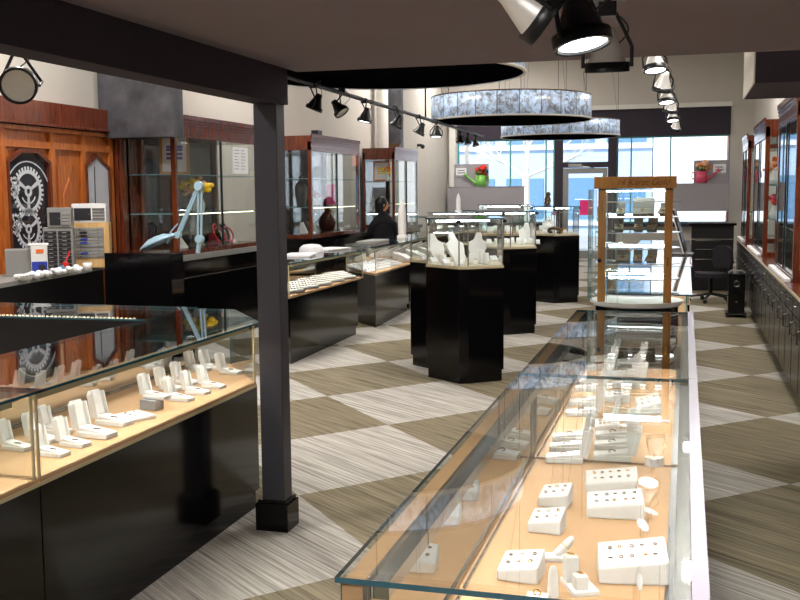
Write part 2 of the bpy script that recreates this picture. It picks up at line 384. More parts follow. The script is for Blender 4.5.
def watering_can(x, y, z, m, flip, flw, label, flabel):
    t = thing('watering_can', label, 'watering can', (x, y, z))
    MB().lathe([(.001, 0), (.13, 0), (.11, .27), (.1, .27)], 20).build('can_body', m, t)
    s_ = -1 if flip else 1
    MB().cyl((s_*.1, 0, .06), (s_*.36, 0, .27), .03, .018).cyl((s_*.36, 0, .27), (s_*.39, 0, .3), .045).build('spout', m, t)
    MB().tube([(-s_*.1, 0, .24), (-s_*.2, 0, .24), (-s_*.21, 0, .12), (-s_*.12, 0, .06)], .012).build('handle', m, t)
    f = thing('flower_bunch', flabel, 'flowers', (x, y, z+.26))
    random.seed(4)
    k = 0
    for i in range(13):
        a = random.uniform(0, 6.28); r = random.uniform(0, .2); h = random.uniform(.04, .26)-r*.4
        MB().ball((r*math.cos(a), r*math.sin(a)*.6, h), random.uniform(.045, .075), .8, 7).build('blossom', flw[i % len(flw)], f)
    lf = MB()
    for i in range(14):
        a = random.uniform(0, 6.28); r = random.uniform(.05, .2); lf.add([(0, 0, 0), (r*math.cos(a)-.02, r*math.sin(a), .06), (r*math.cos(a), r*math.sin(a), .1+.04), (r*math.cos(a)+.02, r*math.sin(a), .05)], [(0, 1, 2, 3)])
    lf.build('leaves', 'leaf_green', f)
watering_can(-4.77, YB-.3, 1.75, 'can_green', True, ['flower_red', 'flower_red', 'plastic_dark'], 'green watering can on the window shelf left of the door', 'red and dark flowers in the green watering can')
watering_can(.33, YB-.3, 1.775, 'can_pink', False, ['flower_peach', 'flower_peach', 'flower_orange'], 'pink watering can on the window shelf right of the door', 'peach coloured roses in the pink watering can')
ps = aty(586, 208, YB-.05)
tag(MB().box(ps.x-.15, ps.x+.15, YB-.035, YB-.005, 1.05, 1.4).build('paper_notice', 'pink_paper'), 'bright pink notice stuck on the glass of the entrance door', 'notice')

# ------------------------------------------------------------------ wood panelled wall on the left
pw = MB(); X0 = XW
pw.box(X0, -5.57, 5.0, 9.62, .0, 2.23)
wp = struct('wall_panelling', pw, 'panel_wood')
tr = MB()
tr.box(-5.57, -5.53, 5, 9.62, 2.19, 2.23).box(-5.57, -5.54, 5, 9.62, 2.04, 2.10)
for y in (7.33, 8.02, 8.52, 9.0, 9.08, 9.55): tr.box(-5.57, -5.535, y, y+.06, .9, 2.19)
tr.box(-5.57, -5.55, 8.14, 8.46, 1.3, 1.9).prism([(8.2, 1.35), (8.4, 1.35), (8.4, 1.62), (8.3, 1.78), (8.2, 1.62)], 0, .035, T=Matrix(((0, 0, 1, -5.57), (1, 0, 0, 0), (0, 1, 0, 0), (0, 0, 0, 1))))
tr.build('panel_moulding', 'panel_wood', wp)
struct('trim_wood_header', MB().box(XW, -5.5, 5, 9.62, 2.235, 2.455).box(XW, -5.48, 5, 9.62, 2.235, 2.26), 'cherry', bevel=.006)
TY = Matrix(((0, 0, 1, 0), (1, 0, 0, 0), (0, 1, 0, 0), (0, 0, 0, 1)))   # prism in (y,z), extruded along x
def ring_poly(mb, cy, cz, r0, r1, n=32, a0=0, a1=2*math.pi, x0=-.0, x1=.004):
    for k in range(n):
        a, b = a0+(a1-a0)*k/n, a0+(a1-a0)*(k+1)/n
        q = [(cy+r*math.cos(t), cz+r*math.sin(t)) for r, t in ((r0, a), (r1, a), (r1, b), (r0, b))]
        mb.prism(q, x0, x1, T=TY)
def gear(mb, cy, cz, r, teeth, spokes, hub=.25):
    ring_poly(mb, cy, cz, r*.78, r*.93)
    for k in range(teeth):
        a = 2*math.pi*k/teeth; ring_poly(mb, cy, cz, r*.93, r*1.08, 1, a, a+math.pi/teeth)
    ring_poly(mb, cy, cz, r*.12, r*hub, 20)
    for k in range(spokes):
        a = 2*math.pi*k/spokes+.5; c, s_ = math.cos(a), math.sin(a); w_ = r*.06
        mb.prism([(cy+c*r*.22-s_*w_, cz+s_*r*.22+c*w_), (cy+c*r*.22+s_*w_, cz+s_*r*.22-c*w_), (cy+c*r*.8+s_*w_*1.5, cz+s_*r*.8-c*w_*1.5), (cy+c*r*.8-s_*w_*1.5, cz+s_*r*.8+c*w_*1.5)], 0, .004, T=TY)
    ring_poly(mb, cy, cz, r*.5, r*.55, 14, -2.6, -.5)
t = thing('etched_glass_door', 'dark glass panel etched with pale interlocking gears in the wood wall', 'glass panel', (-5.57, 7.7, 1.0))
out = [(-.28, .05), (.28, .05), (.28, .9), (.12, .995), (-.11, .99), (-.28, .9)]
MB().prism(out, 0, .012, T=TY).build('glass_sheet', 'dark_glass', t)
fr = MB()
ou = [(-.31, .02), (.31, .02), (.31, .92), (.135, 1.03), (-.125, 1.025), (-.31, .92)]
for i in range(6):
    a, b, c, d = out[i], out[(i+1) % 6], ou[(i+1) % 6], ou[i]; fr.prism([a, b, c, d], 0, .045, T=TY)
fr.build('panel_frame', 'cherry', t)
et = MB(); gear(et, 0.0, .66, .2, 30, 3); gear(et, -.02, .33, .17, 26, 3); gear(et, -.2, .7, .08, 14, 4); gear(et, -.2, .38, .085, 14, 4); gear(et, .02, .11, .1, 18, 4); gear(et, .19, .2, .07, 12, 4)
ring_poly(et, 0, .60, .315, .325, 20, .35, 2.8)
et.build('etching', 'etched', t, T=Matrix.Translation((.012, 0, 0)))
t = thing('narrow_glass_panel', 'narrow pale glass panel with pointed top in the wood wall', 'glass panel', (-5.57, 8.76, 1.0))
o2 = [(-.17, .1), (.2, .1), (.2, .87), (.0, .985), (-.17, .9)]
MB().prism(o2, 0, .03, T=TY).build('glass_sheet', 'pane_grey', t)
fr = MB(); u2 = [(-.2, .07), (.23, .07), (.23, .89), (.0, 1.02), (-.2, .92)]
for i in range(5): fr.prism([o2[i], o2[(i+1) % 5], u2[(i+1) % 5], u2[i]], 0, .045, T=TY)
fr.build('panel_frame', 'cherry', t)
MB().tube([(.034, -.04, .9), (.036, -.05, .6), (.034, -.04, .3)], .004).build('crack_line', 'plastic_dark', t)
tag(MB().box(XW, -5.5, 9.08, 9.62, 1.0, 2.2).box(-5.5, -5.47, 9.1, 9.16, 1.0, 2.2).box(-5.5, -5.47, 9.5, 9.58, 1.0, 2.2).build('wood_column', 'cherry', bevel=.006), 'dark reddish wood column at the end of the panelled wall', 'column')
tag(MB().box(-5.6, -4.79, 8.93, 9.15, 2.18, 3.6).build('metal_duct', 'dark_duct', bevel=.004), 'mottled dark metal duct hanging above the display cabinet', 'duct')
# steel column behind the far cabinets
tag(MB().cyl((-5.45, 18.2, 2.435), (-5.45, 18.2, 4.9), .11, n=24).build('round_column', 'white_trim'), 'pale round pipe column rising above the third tall cabinet', 'column')
tag(MB().box(-5.45, -5.2, 18.55, 18.75, 2.435, 4.9).build('metal_duct', 'dark_duct', bevel=.004), 'narrow dark metal duct beside the pale pipe column', 'duct')

# ------------------------------------------------------------------ glass counters
def inset(poly, d):
    n = len(poly); a = sum(poly[i][0]*poly[(i+1) % n][1]-poly[(i+1) % n][0]*poly[i][1] for i in range(n))
    sgn = 1 if a > 0 else -1; res = []
    for i in range(n):
        p0, p1, p2 = Vector(poly[i-1]), Vector(poly[i]), Vector(poly[(i+1) % n])
        e1 = (p1-p0).normalized(); e2 = (p2-p1).normalized()
        n1 = Vector((-e1.y, e1.x))*sgn; n2 = Vector((-e2.y, e2.x))*sgn
        k = 1+n1.dot(n2); v = (n1+n2)*(d/max(k, .4)); res.append((p1.x+v.x, p1.y+v.y))
    return res
def counter(name, label, poly, kinds, zd=.66, zt=.97, group=None, tubes=(), top_edge='top_edge', posts='champagne', over=.02, plinth=.02, no_body=False, led='led', channel=True, rail='champagne', cat='display counter', deckm='deck', bodym='black_laminate', body_in=.0, glass_in=.012, mirror_in=0):
    t = thing(name, label, cat, (0, 0, 0), 0, group)
    n = len(poly)
    if not no_body:
        MB().prism(inset(poly, body_in), .1, zd-.025).build('cabinet_body', bodym, t, bevel=.002)
        MB().prism(inset(poly, plinth+body_in), 0, .1).build('plinth', 'black_laminate', t)
    MB().prism(inset(poly, body_in*.5), zd-.025, zd-.012, mi=1).prism(inset(poly, .004), zd-.012, zd, mi=0).build('deck', [deckm, 'champagne'], t)
    ins = inset(poly, glass_in)
    pts_ = set()
    for i, k in enumerate(kinds):
        a, b = ins[i], ins[(i+1) % n]
        if k == 'glass':
            MB().pane(a, b, zd, zt-.01).build('glass_pane', ['glass', 'glass_edge'], t)
        elif k == 'panel':
            MB().pane(a, b, zd, zt-.01).build('rear_panel', ['black_matte', 'black_matte'], t)
        elif k == 'mirror':
            A, B = Vector(a), Vector(b); mid = (A+B)/2; d = (B-A).normalized(); nn = Vector((-d.y, d.x))*.008; A = A+nn/.008*mirror_in; B = B+nn/.008*mirror_in
            for q0, q1, off in ((A, B, 0),):
                o_ = nn*off*1.6; dr = MB(); dr.cur = 0
                dr.pane(q0+o_, q1+o_, zd+.008, zt-.011, .005).build('mirror_door', ['mirror', 'steel'], t)
                rd = MB()
                for q in (q0+d*.012, q1-d*.012): rd.cyl((q.x+o_.x, q.y+o_.y, zd+.012), (q.x+o_.x, q.y+o_.y, zt-.012), .011, n=10)
                rd.build('door_stile', 'steel', t)
            tk = MB()
            for z0, z1 in ((zd, zd+.008),):
                for off in (-.006, .016):
                    qa, qb = A+nn/.008*off, B+nn/.008*off; tk.pane(qa, qb, z0, z1, .007)
            for f_i in range(len(tk.mi)): tk.mi[f_i] = 0
            tk.build('door_track', 'steel', t)
        if posts and k in ('glass', 'mirror'):
            MB().cyl((a[0], a[1], zd), (a[0], a[1], zt-.01), .006, n=8).build('corner_post', posts, t)
    MB().prism(inset(poly, -over), zt-.01, zt, mi=0, side=1).build('top_glass', ['glass', top_edge], t)
    for (a, b) in tubes:
        d = (Vector(b)-Vector(a)).normalized()
        f = MB().cyl((a[0], a[1], zt-.035), (b[0], b[1], zt-.035), .006, n=8)
        f.build('light_tube', led, t)
        if not channel:
            MB().cyl((a[0], a[1], zt-.018), (b[0], b[1], zt-.018), .012, n=6).build('lamp_rail', 'silver', t); f.scale = (1, 1, 1); continue
        n2 = Vector((-d.y, d.x))*.015
        ch = MB().prism([Vector(a)-n2, Vector(b)-n2, Vector(b)+n2, Vector(a)+n2], zt-.022, zt-.012)
        for sg in (-1, 1): ch.prism([Vector(a)+n2*sg*.8, Vector(b)+n2*sg*.8, Vector(b)+n2*sg, Vector(a)+n2*sg], zt-.042, zt-.022)
        for e_, sg in ((Vector(a), 1), (Vector(b), -1)): ch.prism([e_-n2-d*.004*sg, e_+n2-d*.004*sg, e_+n2+d*.0*sg, e_-n2+d*.0*sg], zt-.044, zt-.012)
        ch.build('lamp_rail', rail, t)
    return t
# centre run: three counters in line
def centre(y0, y1, label, end0, end1, led='led'):
    poly = [(-.56, y0), (.035, y0), (.035, y1), (-.56, y1)]
    t = counter('glass_counter', label, poly, [end0, 'glass', end1, 'mirror'], posts=None, tubes=[((-.49, y0+.03), (-.49, y1-.03)), ((.008, y0+.03), (.008, y1-.03))], group='centre run of glass counters', rail='steel', over=.003, glass_in=.006, mirror_in=.039, led=led)
    MB().box(-.553, -.516, y0+.005, y1-.005, .66, .959).build('back_ledge', 'deck', t)
    MB().box(-.03, .026, y0+.01, y1-.01, .66, .664).build('front_ledge', 'black_matte', t)
    MB().box(.022, .05, y0, y1, .971, .974).build('top_edge_strip', 'frosted_edge', t)
    MB().box(-.55, -.03, y0+.0, y0+.008, .66, .663).build('deck_seam', 'bronze', t)
    return t
centre(1.57, 3.565, 'near glass counter of the centre run holding earring ramps on tan deck', 'glass', 'none')
centre(3.575, 5.57, 'second glass counter of the centre run full of open ring boxes', 'glass', 'glass', 'led_strong')
t = counter('glass_counter', 'third glass counter of the centre run under the bright window reflections', [(-.535, 6.55), (.03, 6.55), (.03, 8.9), (-.535, 8.9)], ['glass', 'glass', 'none', 'mirror'], posts=None, tubes=[((-.475, 6.6), (-.475, 8.8))], group='centre run of glass counters')
t = counter('glass_counter', 'farthest glass counter of the centre run beside the laptop stand', [(-.535, 9.0), (.05, 9.0), (.05, 13.6), (-.535, 13.6)], ['glass', 'glass', 'glass', 'mirror'], posts=None, tubes=[((-.475, 9.05), (-.475, 13.5))], group='centre run of glass counters')
# left run
def left_counter(y0, y1, label, poly=None, kinds=None):
    poly = poly or [(-2.69, y0), (-2.1, y0), (-2.1, y1), (-2.69, y1)]
    return counter('glass_counter', label, poly, kinds, tubes=[((-2.135, y0+.03), (-2.135, y1-.1))], group='left run of glass counters', body_in=.0)
left_counter(.6, 2.895, 'nearest glass counter of the left run cut off by the picture edge', kinds=['glass', 'glass', 'glass', 'mirror'])
left_counter(2.9, 4.78, 'glass counter of the left run with white ring boxes beside the pillar', [(-2.69, 2.9), (-2.1, 2.9), (-2.1, 4.72), (-2.46, 5.2), (-2.69, 5.2)], ['glass', 'glass', 'glass', 'none', 'mirror'])
t = counter('glass_counter', 'glass counter closing the back of the left run with beaded light strip', [(-4.4, 4.68), (-2.73, 4.72), (-2.73, 5.26), (-4.4, 5.26)], ['panel', 'none', 'glass', 'glass'], tubes=[((-4.3, 5.2), (-2.8, 5.2))], rail='black_metal', group='left run of glass counters', led='led_dim')
t.children[0]
bd = MB()
for k in range(56): bd.ball((-4.3+k*.026, 4.85, .948), .009, 1, 5)
bd.build('light_beads', 'led_dim', t)
# counters beyond the pillar
t = counter('glass_counter', 'glass counter right of the pillar filled with slanted ring trays', [(-4.15, 9.5), (-3.55, 8.75), (-3.55, 11.05), (-4.15, 11.05)], ['glass', 'glass', 'glass', 'mirror'], tubes=[((-3.6, 8.95), (-3.6, 11.0))], group='far left glass counters', body_in=.06)
t = counter('glass_counter', 'glass counter with slanted left end and pale papers inside', [(-4.15, 12.15), (-3.53, 11.45), (-3.6, 13.4), (-4.15, 13.4)], ['glass', 'glass', 'none', 'mirror'], tubes=[((-3.6, 11.6), (-3.65, 13.3))], group='far left glass counters', body_in=.05)
t = counter('glass_counter', 'far glass counter in front of the black jacketed person', [(-4.2, 13.5), (-3.65, 13.5), (-3.65, 18.5), (-4.2, 18.5)], ['none', 'glass', 'glass', 'mirror'], tubes=[((-3.7, 13.6), (-3.7, 18.4))], group='far left glass counters', body_in=.03, led='led_cool')
# faceted island showcases
ISL = [(-2.47, 9.1), (-2.25, 8.92), (-2.17, 8.52), (-1.82, 8.25), (-1.74, 8.28), (-1.48, 8.5), (-1.62, 9.05), (-1.9, 9.4), (-2.35, 9.45)]
def island(dx, dy, label, sx=1):
    poly = [(x+dx, y+dy) for x, y in ISL]
    t = counter('island_showcase', label, poly, ['glass']*9, 1.0, 1.4, group='faceted black island showcases', posts='silver', over=.005, plinth=.015, cat='showcase', led='led_cool', channel=False, deckm='pale_deck', tubes=[((-2.12+dx, 8.7+dy), (-1.68+dx, 8.9+dy))])
    for i in (1, 3, 5): MB().box(poly[i][0]-.02, poly[i][0]+.02, poly[i][1]+.0, poly[i][1]+.03, 1.36, 1.385).build('corner_clip', 'black_metal', t)
    return t
island(0, 0, 'nearest black faceted island showcase with white necklace busts inside')
island(-.146, 3.0, 'middle black faceted island showcase behind the nearest one')
island(0, 6.38, 'farthest black faceted island showcase nearest to the entrance door')

# ------------------------------------------------------------------ small displays
def ring_box_proto(name='ring_box'):
    t = thing(name, 'x', 'ring box', (0, 0, 0), 0)
    W, D, H = .054, .11, .024     # base runs along +x, lid stands at x=0
    MB().box(0, D, -W/2, W/2, 0, H*.7).prism([(0, 0), (D, 0), (D, H*.7), (0, H*1.25)], -W/2+.004, W/2-.004, T=Matrix(((1, 0, 0, 0), (0, 0, -1, 0), (0, 1, 0, 0), (0, 0, 0, 1)))).build('base', 'lid_white', t, bevel=.003)
    L = Matrix.Translation((0, 0, H*.8)) @ Matrix.Rotation(R_(-12), 4, 'Y')
    MB().prism([(-W/2, 0), (W/2, 0), (W/2, .075), (W/2-.01, .088), (-W/2+.01, .088), (-W/2, .075)], 0, .013, T=L @ Matrix(((0, 0, 1, -.013), (1, 0, 0, 0), (0, 1, 0, 0), (0, 0, 0, 1)))).box(0, .014, -W/2, -W/2+.005, 0, .08, T=L).box(0, .014, W/2-.005, W/2, 0, .08, T=L).build('lid', 'lid_white', t, bevel=.002)
    MB().torus((D*.5, 0, H*1.02), .010, .0022, 14, 6, (0, .3, 1)).build('ring', 'bronze', t)
    return t
PB = ring_box_proto(); used = [False]
def place(proto, flag, loc, rz, label, group, scale=None):
    if not flag[0]:
        flag[0] = True; proto.location = loc; proto.rotation_euler = (0, 0, rz); proto['label'] = label; proto['group'] = group
        if scale: proto.scale = (scale,)*3
        return proto
    return dup(proto, loc, rz, label, group, scale)
GL = 'white ring boxes in the left counter'
front = [(50.6, 458), (72.6, 448.5), (91.8, 439), (109.7, 427), (180, 403.5), (197, 397), (213, 391)]
fl = ['white open ring box nearest the double post of the left counter', 'white open ring box second along the front glass from the double post',
      'white open ring box third along the front glass, just before the largest box', 'largest white open ring box, just left of the flat earring tray',
      'white open ring box first beyond the grey riser on the front glass side', 'white open ring box second beyond the grey riser on the front glass side', 'white open ring box third beyond the grey riser, nearest the pillar in the front row']
for (u, v), l in zip(front, fl):
    q = at(u-9, v-4, .66); place(PB, used, q, R_(-8), l, GL, 1.35 if 'largest' in l else 1.05)
back = [(13.5, 451, 'white open ring box seen left of the double post'), (40, 443, 'white open ring box seen right behind the double post'), (54, 435, 'white open ring box in the back row left of the small price tag'),
        (169, 392, 'white open ring box in the back row behind the grey riser'), (185, 386, 'white open ring box second in the back row beyond the riser'),
        (198, 373, 'white open ring box beside the small pale block at the counter corner'), (213, 372, 'white open ring box between two others at the far corner'), (229, 376, 'white open ring box closest to the angled end glass')]
for u, v, l in back:
    q = at(u-7, v-3, .66); q.x = max(q.x, -2.62); place(PB, used, q, R_(-8), l, GL, 1.05)
# riser with ring box on it
q = at(152, 409, .66)
tag(MB().box(-.045, .045, -.03, .03, 0, .045).build('riser_block', 'grey_box', loc=q, bevel=.003), 'small grey riser block under a ring box in the left counter', 'riser').rotation_euler = (0, 0, R_(-8))
dup(PB, (q.x-.04, q.y+.025, .706), R_(-8), 'white open ring box standing on the grey riser block', GL, 1.05)
q = at(185, 364, .66); tag(MB().box(-.04, .04, -.02, .02, 0, .05).build('pale_block', 'velvet_white', loc=q, bevel=.004), 'small pale block at the far corner of the left counter', 'display block')
q = at(76, 412, .66); tag(MB().box(-.02, .02, -.01, .01, 0, .006).build('price_tag', 'paper', loc=(max(q.x, -2.6), q.y, .66), bevel=.001), 'small white price tag lying on the left counter deck', 'tag')
# earring ramps
def ramp(name, w_, d_, h0, h1, nx, ny, loc, rz, label, group, m='velvet_white', gold=.5):
    t = thing(name, label, 'earring display', loc, rz, group)
    h0, h1 = h0*.8, h1*.8
    dh = (h1-h0)*.8 if name == 'earring_ramp' else 0
    H = lambda x, y: h0+(y/d_+.5)*(h1-h0)+(x/w_+.5)*dh
    a, b = w_/2, d_/2
    MB().add([(-a, -b, 0), (a, -b, 0), (a, b, 0), (-a, b, 0), (-a, -b, H(-a, -b)), (a, -b, H(a, -b)), (a, b, H(a, b)), (-a, b, H(-a, b))],
             [(3, 2, 1, 0), (4, 5, 6, 7), (0, 1, 5, 4), (1, 2, 6, 5), (2, 3, 7, 6), (3, 0, 4, 7)]).build('pad', m, t, bevel=.005)
    sl = (h1-h0)/d_; rnd = random.Random(int(loc[0]*1000+loc[1]*777))
    for i in range(nx):
        for k in range(ny):
            x = (-.5+(i+.5)/nx)*w_*.82+rnd.uniform(-.003, .003); y = (-.5+(k+.5)/ny)*d_*.75
            z = H(x, y)
            MB().torus((x, y, z+.003), .0042, .0015, 10, 5, (0, rnd.uniform(-.8, .8), 1)).ball((x+.004, y, z+.003), .002, 1, 4).build('earring', 'gold' if rnd.random() < gold else 'bronze', t)
    return t
GR = 'earring ramps in the near centre counter'
ramp('earring_ramp', .104, .085, .035, .062, 3, 2, at(521, 577, .66), R_(-6), 'small white earring ramp closest to the ring stand, nearest of three', GR)
ramp('earring_ramp', .095, .08, .035, .06, 3, 2, at(547, 530, .66), R_(-6), 'small white earring ramp in the middle of the three small ones', GR)
ramp('earring_ramp', .092, .08, .035, .06, 3, 2, at(555.5, 504, .66), R_(-6), 'small white earring ramp farthest from the counter end', GR)
ramp('earring_ramp', .165, .085, .035, .065, 5, 2, at(611, 490, .66), R_(6), 'long white earring ramp farthest back beside the deck seam', GR)
ramp('earring_ramp', .165, .085, .04, .07, 5, 2, at(615, 515, .66), R_(6), 'long white earring ramp with two leaf shaped tags hanging off', GR)
ramp('earring_ramp', .168, .11, .05, .085, 5, 2, at(632, 577, .66), R_(8), 'large white earring ramp with a single white tag on its front', GR)
def leaf_tag(loc, rx, rz, label):
    pts = [(.028*math.cos(a)*(1), .012*math.sin(a)) for a in [2*math.pi*k/14 for k in range(14)]]
    o = MB().prism(pts, 0, .002).build('leaf_tag', 'paper', loc=loc); o.rotation_euler = (R_(rx), R_(20), rz)
    return tag(o, label, 'tag', 'leaf shaped tags')
leaf_tag(at(649, 511, .685), 20, .1, 'white leaf shaped tag sticking out level from the long earring ramp')
leaf_tag(at(643, 525, .678), 30, -1.0, 'white leaf shaped tag drooping from the long earring ramp')
leaf_tag(at(640, 582, .70), 65, -1.4, 'white oval tag leaning on the front of the large ramp')
# tray in left counter
ramp('earring_tray', .15, .12, .02, .022, 3, 2, at(135, 418, .66), R_(-28), 'flat white tray of six silver earrings in the left counter', 'x'); 
for o in COL.objects:
    if o.name.startswith('earring_tray'): del o['group']
# ring stand group
q = at(578, 588, .66)
t = thing('ring_stand', 'tiered white ring stand between small ramp and large ramp', 'ring stand', q, R_(25))
MB().box(-.03, .035, -.055, .05, 0, .012).build('base', 'velvet_white', t, bevel=.002)
for (x, y, h) in ((-.012, .02, .075), (-.005, -.03, .045)):
    c = MB().box(x-.016, x+.016, y-.016, y+.016, .012, h).build('block', 'velvet_white', t, bevel=.002)
    MB().torus((x, y, h+.005), .009, .0016, 14, 6, (.4, .5, 1)).build('ring', 'gold', c)
def finger(loc, tilt, rz, h, label, foot=True, grp='white ring fingers in the centre counters', ring=True):
    t = thing('ring_finger', label, 'ring display', loc, rz, grp)
    if foot: MB().box(-.035, .03, -.02, .02, 0, .015).build('foot', 'velvet_white', t, bevel=.005)
    T = Matrix.Translation((0, 0, .01)) @ Matrix.Rotation(R_(tilt), 4, 'Y')
    MB().lathe([(.014, 0), (.012, h*.6), (.010, h*.85), (.006, h*.97), (.001, h)], 14, T=T).build('cone', 'velvet_white', t)
    if ring: MB().torus(T @ Vector((0, 0, h*.55)), .0125, .0014, 16, 6, T.to_3x3() @ Vector((0, 0, 1))).build('ring', 'gold', t)
    return t
finger(at(556, 560, .66), 40, R_(10), .07, 'white slanted ring finger with gold band behind the ring stand')
finger(at(553, 600, .66), 0, 0, .075, 'plain upright white ring finger in front of the ring stand', False, ring=False)
t = thing('ring_cube', 'white cube with one gold ring at the near counter end', 'ring display', at(537, 612, .66))
MB().box(-.025, .025, -.02, .02, 0, .04).build('block', 'velvet_white', t, bevel=.003)
MB().torus((0, 0, .046), .008, .002, 14, 6, (0, 1, .2)).build('ring', 'gold', t)
# second centre counter
GC = 'white ring boxes in the second centre counter'
rows = [((583, 462), 'first in the left row by the deck seam'), ((585, 451), 'second in the left row from the deck seam'), ((587, 441), 'third in the left row from the deck seam'),
        ((597, 416), 'fourth in the left row, past the first gap'), ((599, 405), 'fifth in the left row from the deck seam'), ((603, 391), 'sixth in the left row, behind the second gap'), ((607, 383), 'seventh in the left row, near the glass joint reflection'),
        ((631, 460), 'first in the right row by the deck seam'), ((630, 449), 'second in the right row from the deck seam'), ((630, 439), 'third in the right row from the deck seam'),
        ((640, 387), 'fourth in the right row, beyond the long gap'), ((637, 376), 'fifth in the right row, beneath the tower reflection'),
        ((611, 370), 'eighth in the left row, beneath the tower reflection'), ((614, 361), 'ninth in the left row, second from its far end'), ((641, 364), 'sixth in the right row, farthest of all'), ((616, 353), 'tenth in the left row, last at its far end')]
for (u, v), l in rows:
    dup(PB, at(u, v, .66), R_(186), 'white open ring box, '+l, GC, 1.2)
ramp('earring_ramp', .095, .07, .03, .05, 4, 2, at(607, 431, .66), R_(2), 'white earring ramp between the two rows of ring boxes', 'ramps in the second centre counter')
ramp('earring_ramp', .11, .07, .03, .05, 4, 2, at(617, 401, .66), R_(2), 'white earring ramp just behind the upright ring finger', 'ramps in the second centre counter')
ramp('earring_ramp', .10, .08, .03, .07, 3, 2, at(648, 412, .66), R_(12), 'tilted white earring ramp near the right edge of the second counter', 'ramps in the second centre counter')
finger(at(615, 418, .66), 12, 0, .08, 'white upright ring finger between the ramps of the second counter')
finger(at(628, 428, .66), 5, 0, .07, 'white upright ring finger behind the right row of ring boxes')
finger(at(604, 375, .66), 10, 0, .08, 'white ring finger far back in the second counter, left one')
finger(at(634, 372, .66), 5, 0, .09, 'white ring finger far back in the second counter, right one')
hp = [(.0, -.03), (.02, -.012), (.034, .006), (.03, .02), (.015, .025), (0, .016), (-.015, .025), (-.03, .02), (-.034, .006), (-.02, -.012)]
o = MB().prism(hp, 0, .03).build('heart_block', 'lid_white', loc=at(654, 466, .66), bevel=.006); tag(o, 'white heart shaped block alone beside the deck seam', 'heart ornament')
tag(MB().box(-.025, .025, -.012, .012, 0, .008).build('price_tag', 'paper', loc=at(663, 422, .66), bevel=.002), 'small white tag lying near the right edge of the second counter', 'tag')
# ring trays in the counter right of the pillar
k = 0
lab = ['first', 'second', 'third', 'fourth', 'fifth', 'sixth']
def ring_tray(loc, rz, label, group, w_=.36, d_=.22, nx=8, ny=4, base='grey_box', pad='velvet_white'):
    t = thing('ring_tray', label, 'ring tray', loc, rz, group)
    T = Matrix.Rotation(R_(14), 4, 'X')
    MB().box(-w_/2, w_/2, -d_/2, d_/2, 0, .02, T=Matrix.Translation((0, 0, .03)) @ T).box(-w_/2, w_/2, d_/2-.03, d_/2-.01, 0, .04).build('tray', base, t, bevel=.002)
    T2 = Matrix.Translation((0, 0, .03)) @ T
    rs = MB(); rg = MB()
    for i in range(ny):
        y = -d_/2+(i+.5)*d_/ny; rs.box(-w_/2+.01, w_/2-.01, y-.017, y+.006, .02, .034, T=T2)
        for j in range(nx):
            x = -w_/2+(j+.5)*w_/nx; rg.ball(T2 @ Vector((x, y+.012, .034)), .008, .8, 5)
    rs.build('ring_roll', pad, t, bevel=.003); o = rg.build('rings', 'bronze', t); o['kind'] = 'stuff'
    return t
i = 0
for y in (9.05, 9.45, 9.85, 10.25, 10.65):
    ring_tray((-3.72, y, .66), R_(68), 'slanted white ring tray, %s from the pillar in the front row' % lab[i], 'ring trays right of the pillar'); 
    if i: ring_tray((-3.98, y+.05, .69), R_(68), 'slanted white ring tray, %s from the pillar in the back row' % lab[i], 'ring trays right of the pillar'); i += 1
for i, y in enumerate((11.95, 12.4, 12.85)):
    t = ring_tray((-3.82, y, .66), R_(75), 'pale blue lined tray, %s from the slanted end' % lab[i], 'pale trays behind the slanted end', .4, .3, 6, 5, 'paper', 'paper')
# heaps of papers on the far left counters
for i, (x, y, rz, lb) in enumerate([(-3.9, 9.9, .2, 'loose white papers lying on the counter of ring trays'), (-3.95, 11.0, -.3, 'loose white papers at the corner of the ring tray counter')]):
    o = MB().box(-.15, .15, -.22, .22, 0, .012).box(-.12, .17, -.2, .2, .012, .02).build('paper_stack', 'paper', loc=(x, y, .972)); o.rotation_euler = (0, 0, rz); tag(o, lb, 'paper stack')
o = MB().lathe([(.14, 0), (.13, .05), (.09, .08), (.001, .09)], 16).build('white_bag', 'paper', loc=(-4.0, 10.55, .972)); tag(o, 'crumpled white bag on the ring tray counter', 'bag')
tag(MB().box(-.12, .12, -.35, .35, 0, .03).build('dark_tray', 'plastic_grey', loc=(-3.95, 12.7, .972), bevel=.004), 'flat grey tray lying on the slanted end counter', 'tray')
# white obelisk lamps
def obelisk(loc, label, h=.54, r=.035, m='lid_white'):
    t = thing('spire_ornament', label, 'ornament', loc, 0)
    MB().box(-.06, .06, -.06, .06, 0, .04).build('base', m, t, bevel=.004)
    MB().lathe([(r, .04), (r*1.1, h*.3), (r, h*.7), (r*.6, h*.87), (.003, h)], 16).build('spire', m, t)
obelisk((-3.9, 13.95, .971), 'tall white pointed ornament standing beside the black jacketed person', .56, .055)
obelisk((-4.62, 20.95, 1.201), 'white slim upright ornament before the grey window display back', .4, .045)
# far cases by the windows
t = counter('glass_showcase', 'glass showcase near the windows behind the first island', [(-5.2, 20.6), (-2.6, 20.6), (-2.6, 21.3), (-5.2, 21.3)], ['glass']*4, .8, 1.2, group='showcases near the windows', posts='steel', tubes=[((-5.1, 20.7), (-3.9, 20.7))], led='led_cool', channel=False, cat='showcase')
t = counter('glass_showcase', 'glass showcase near the windows on the aisle side', [(-3.4, 17.0), (-2.55, 17.0), (-2.55, 17.7), (-3.4, 17.7)], ['glass']*4, .9, 1.4, group='showcases near the windows', posts='steel', tubes=[((-3.3, 17.1), (-2.7, 17.1))], led='led_cool', channel=False, cat='showcase')
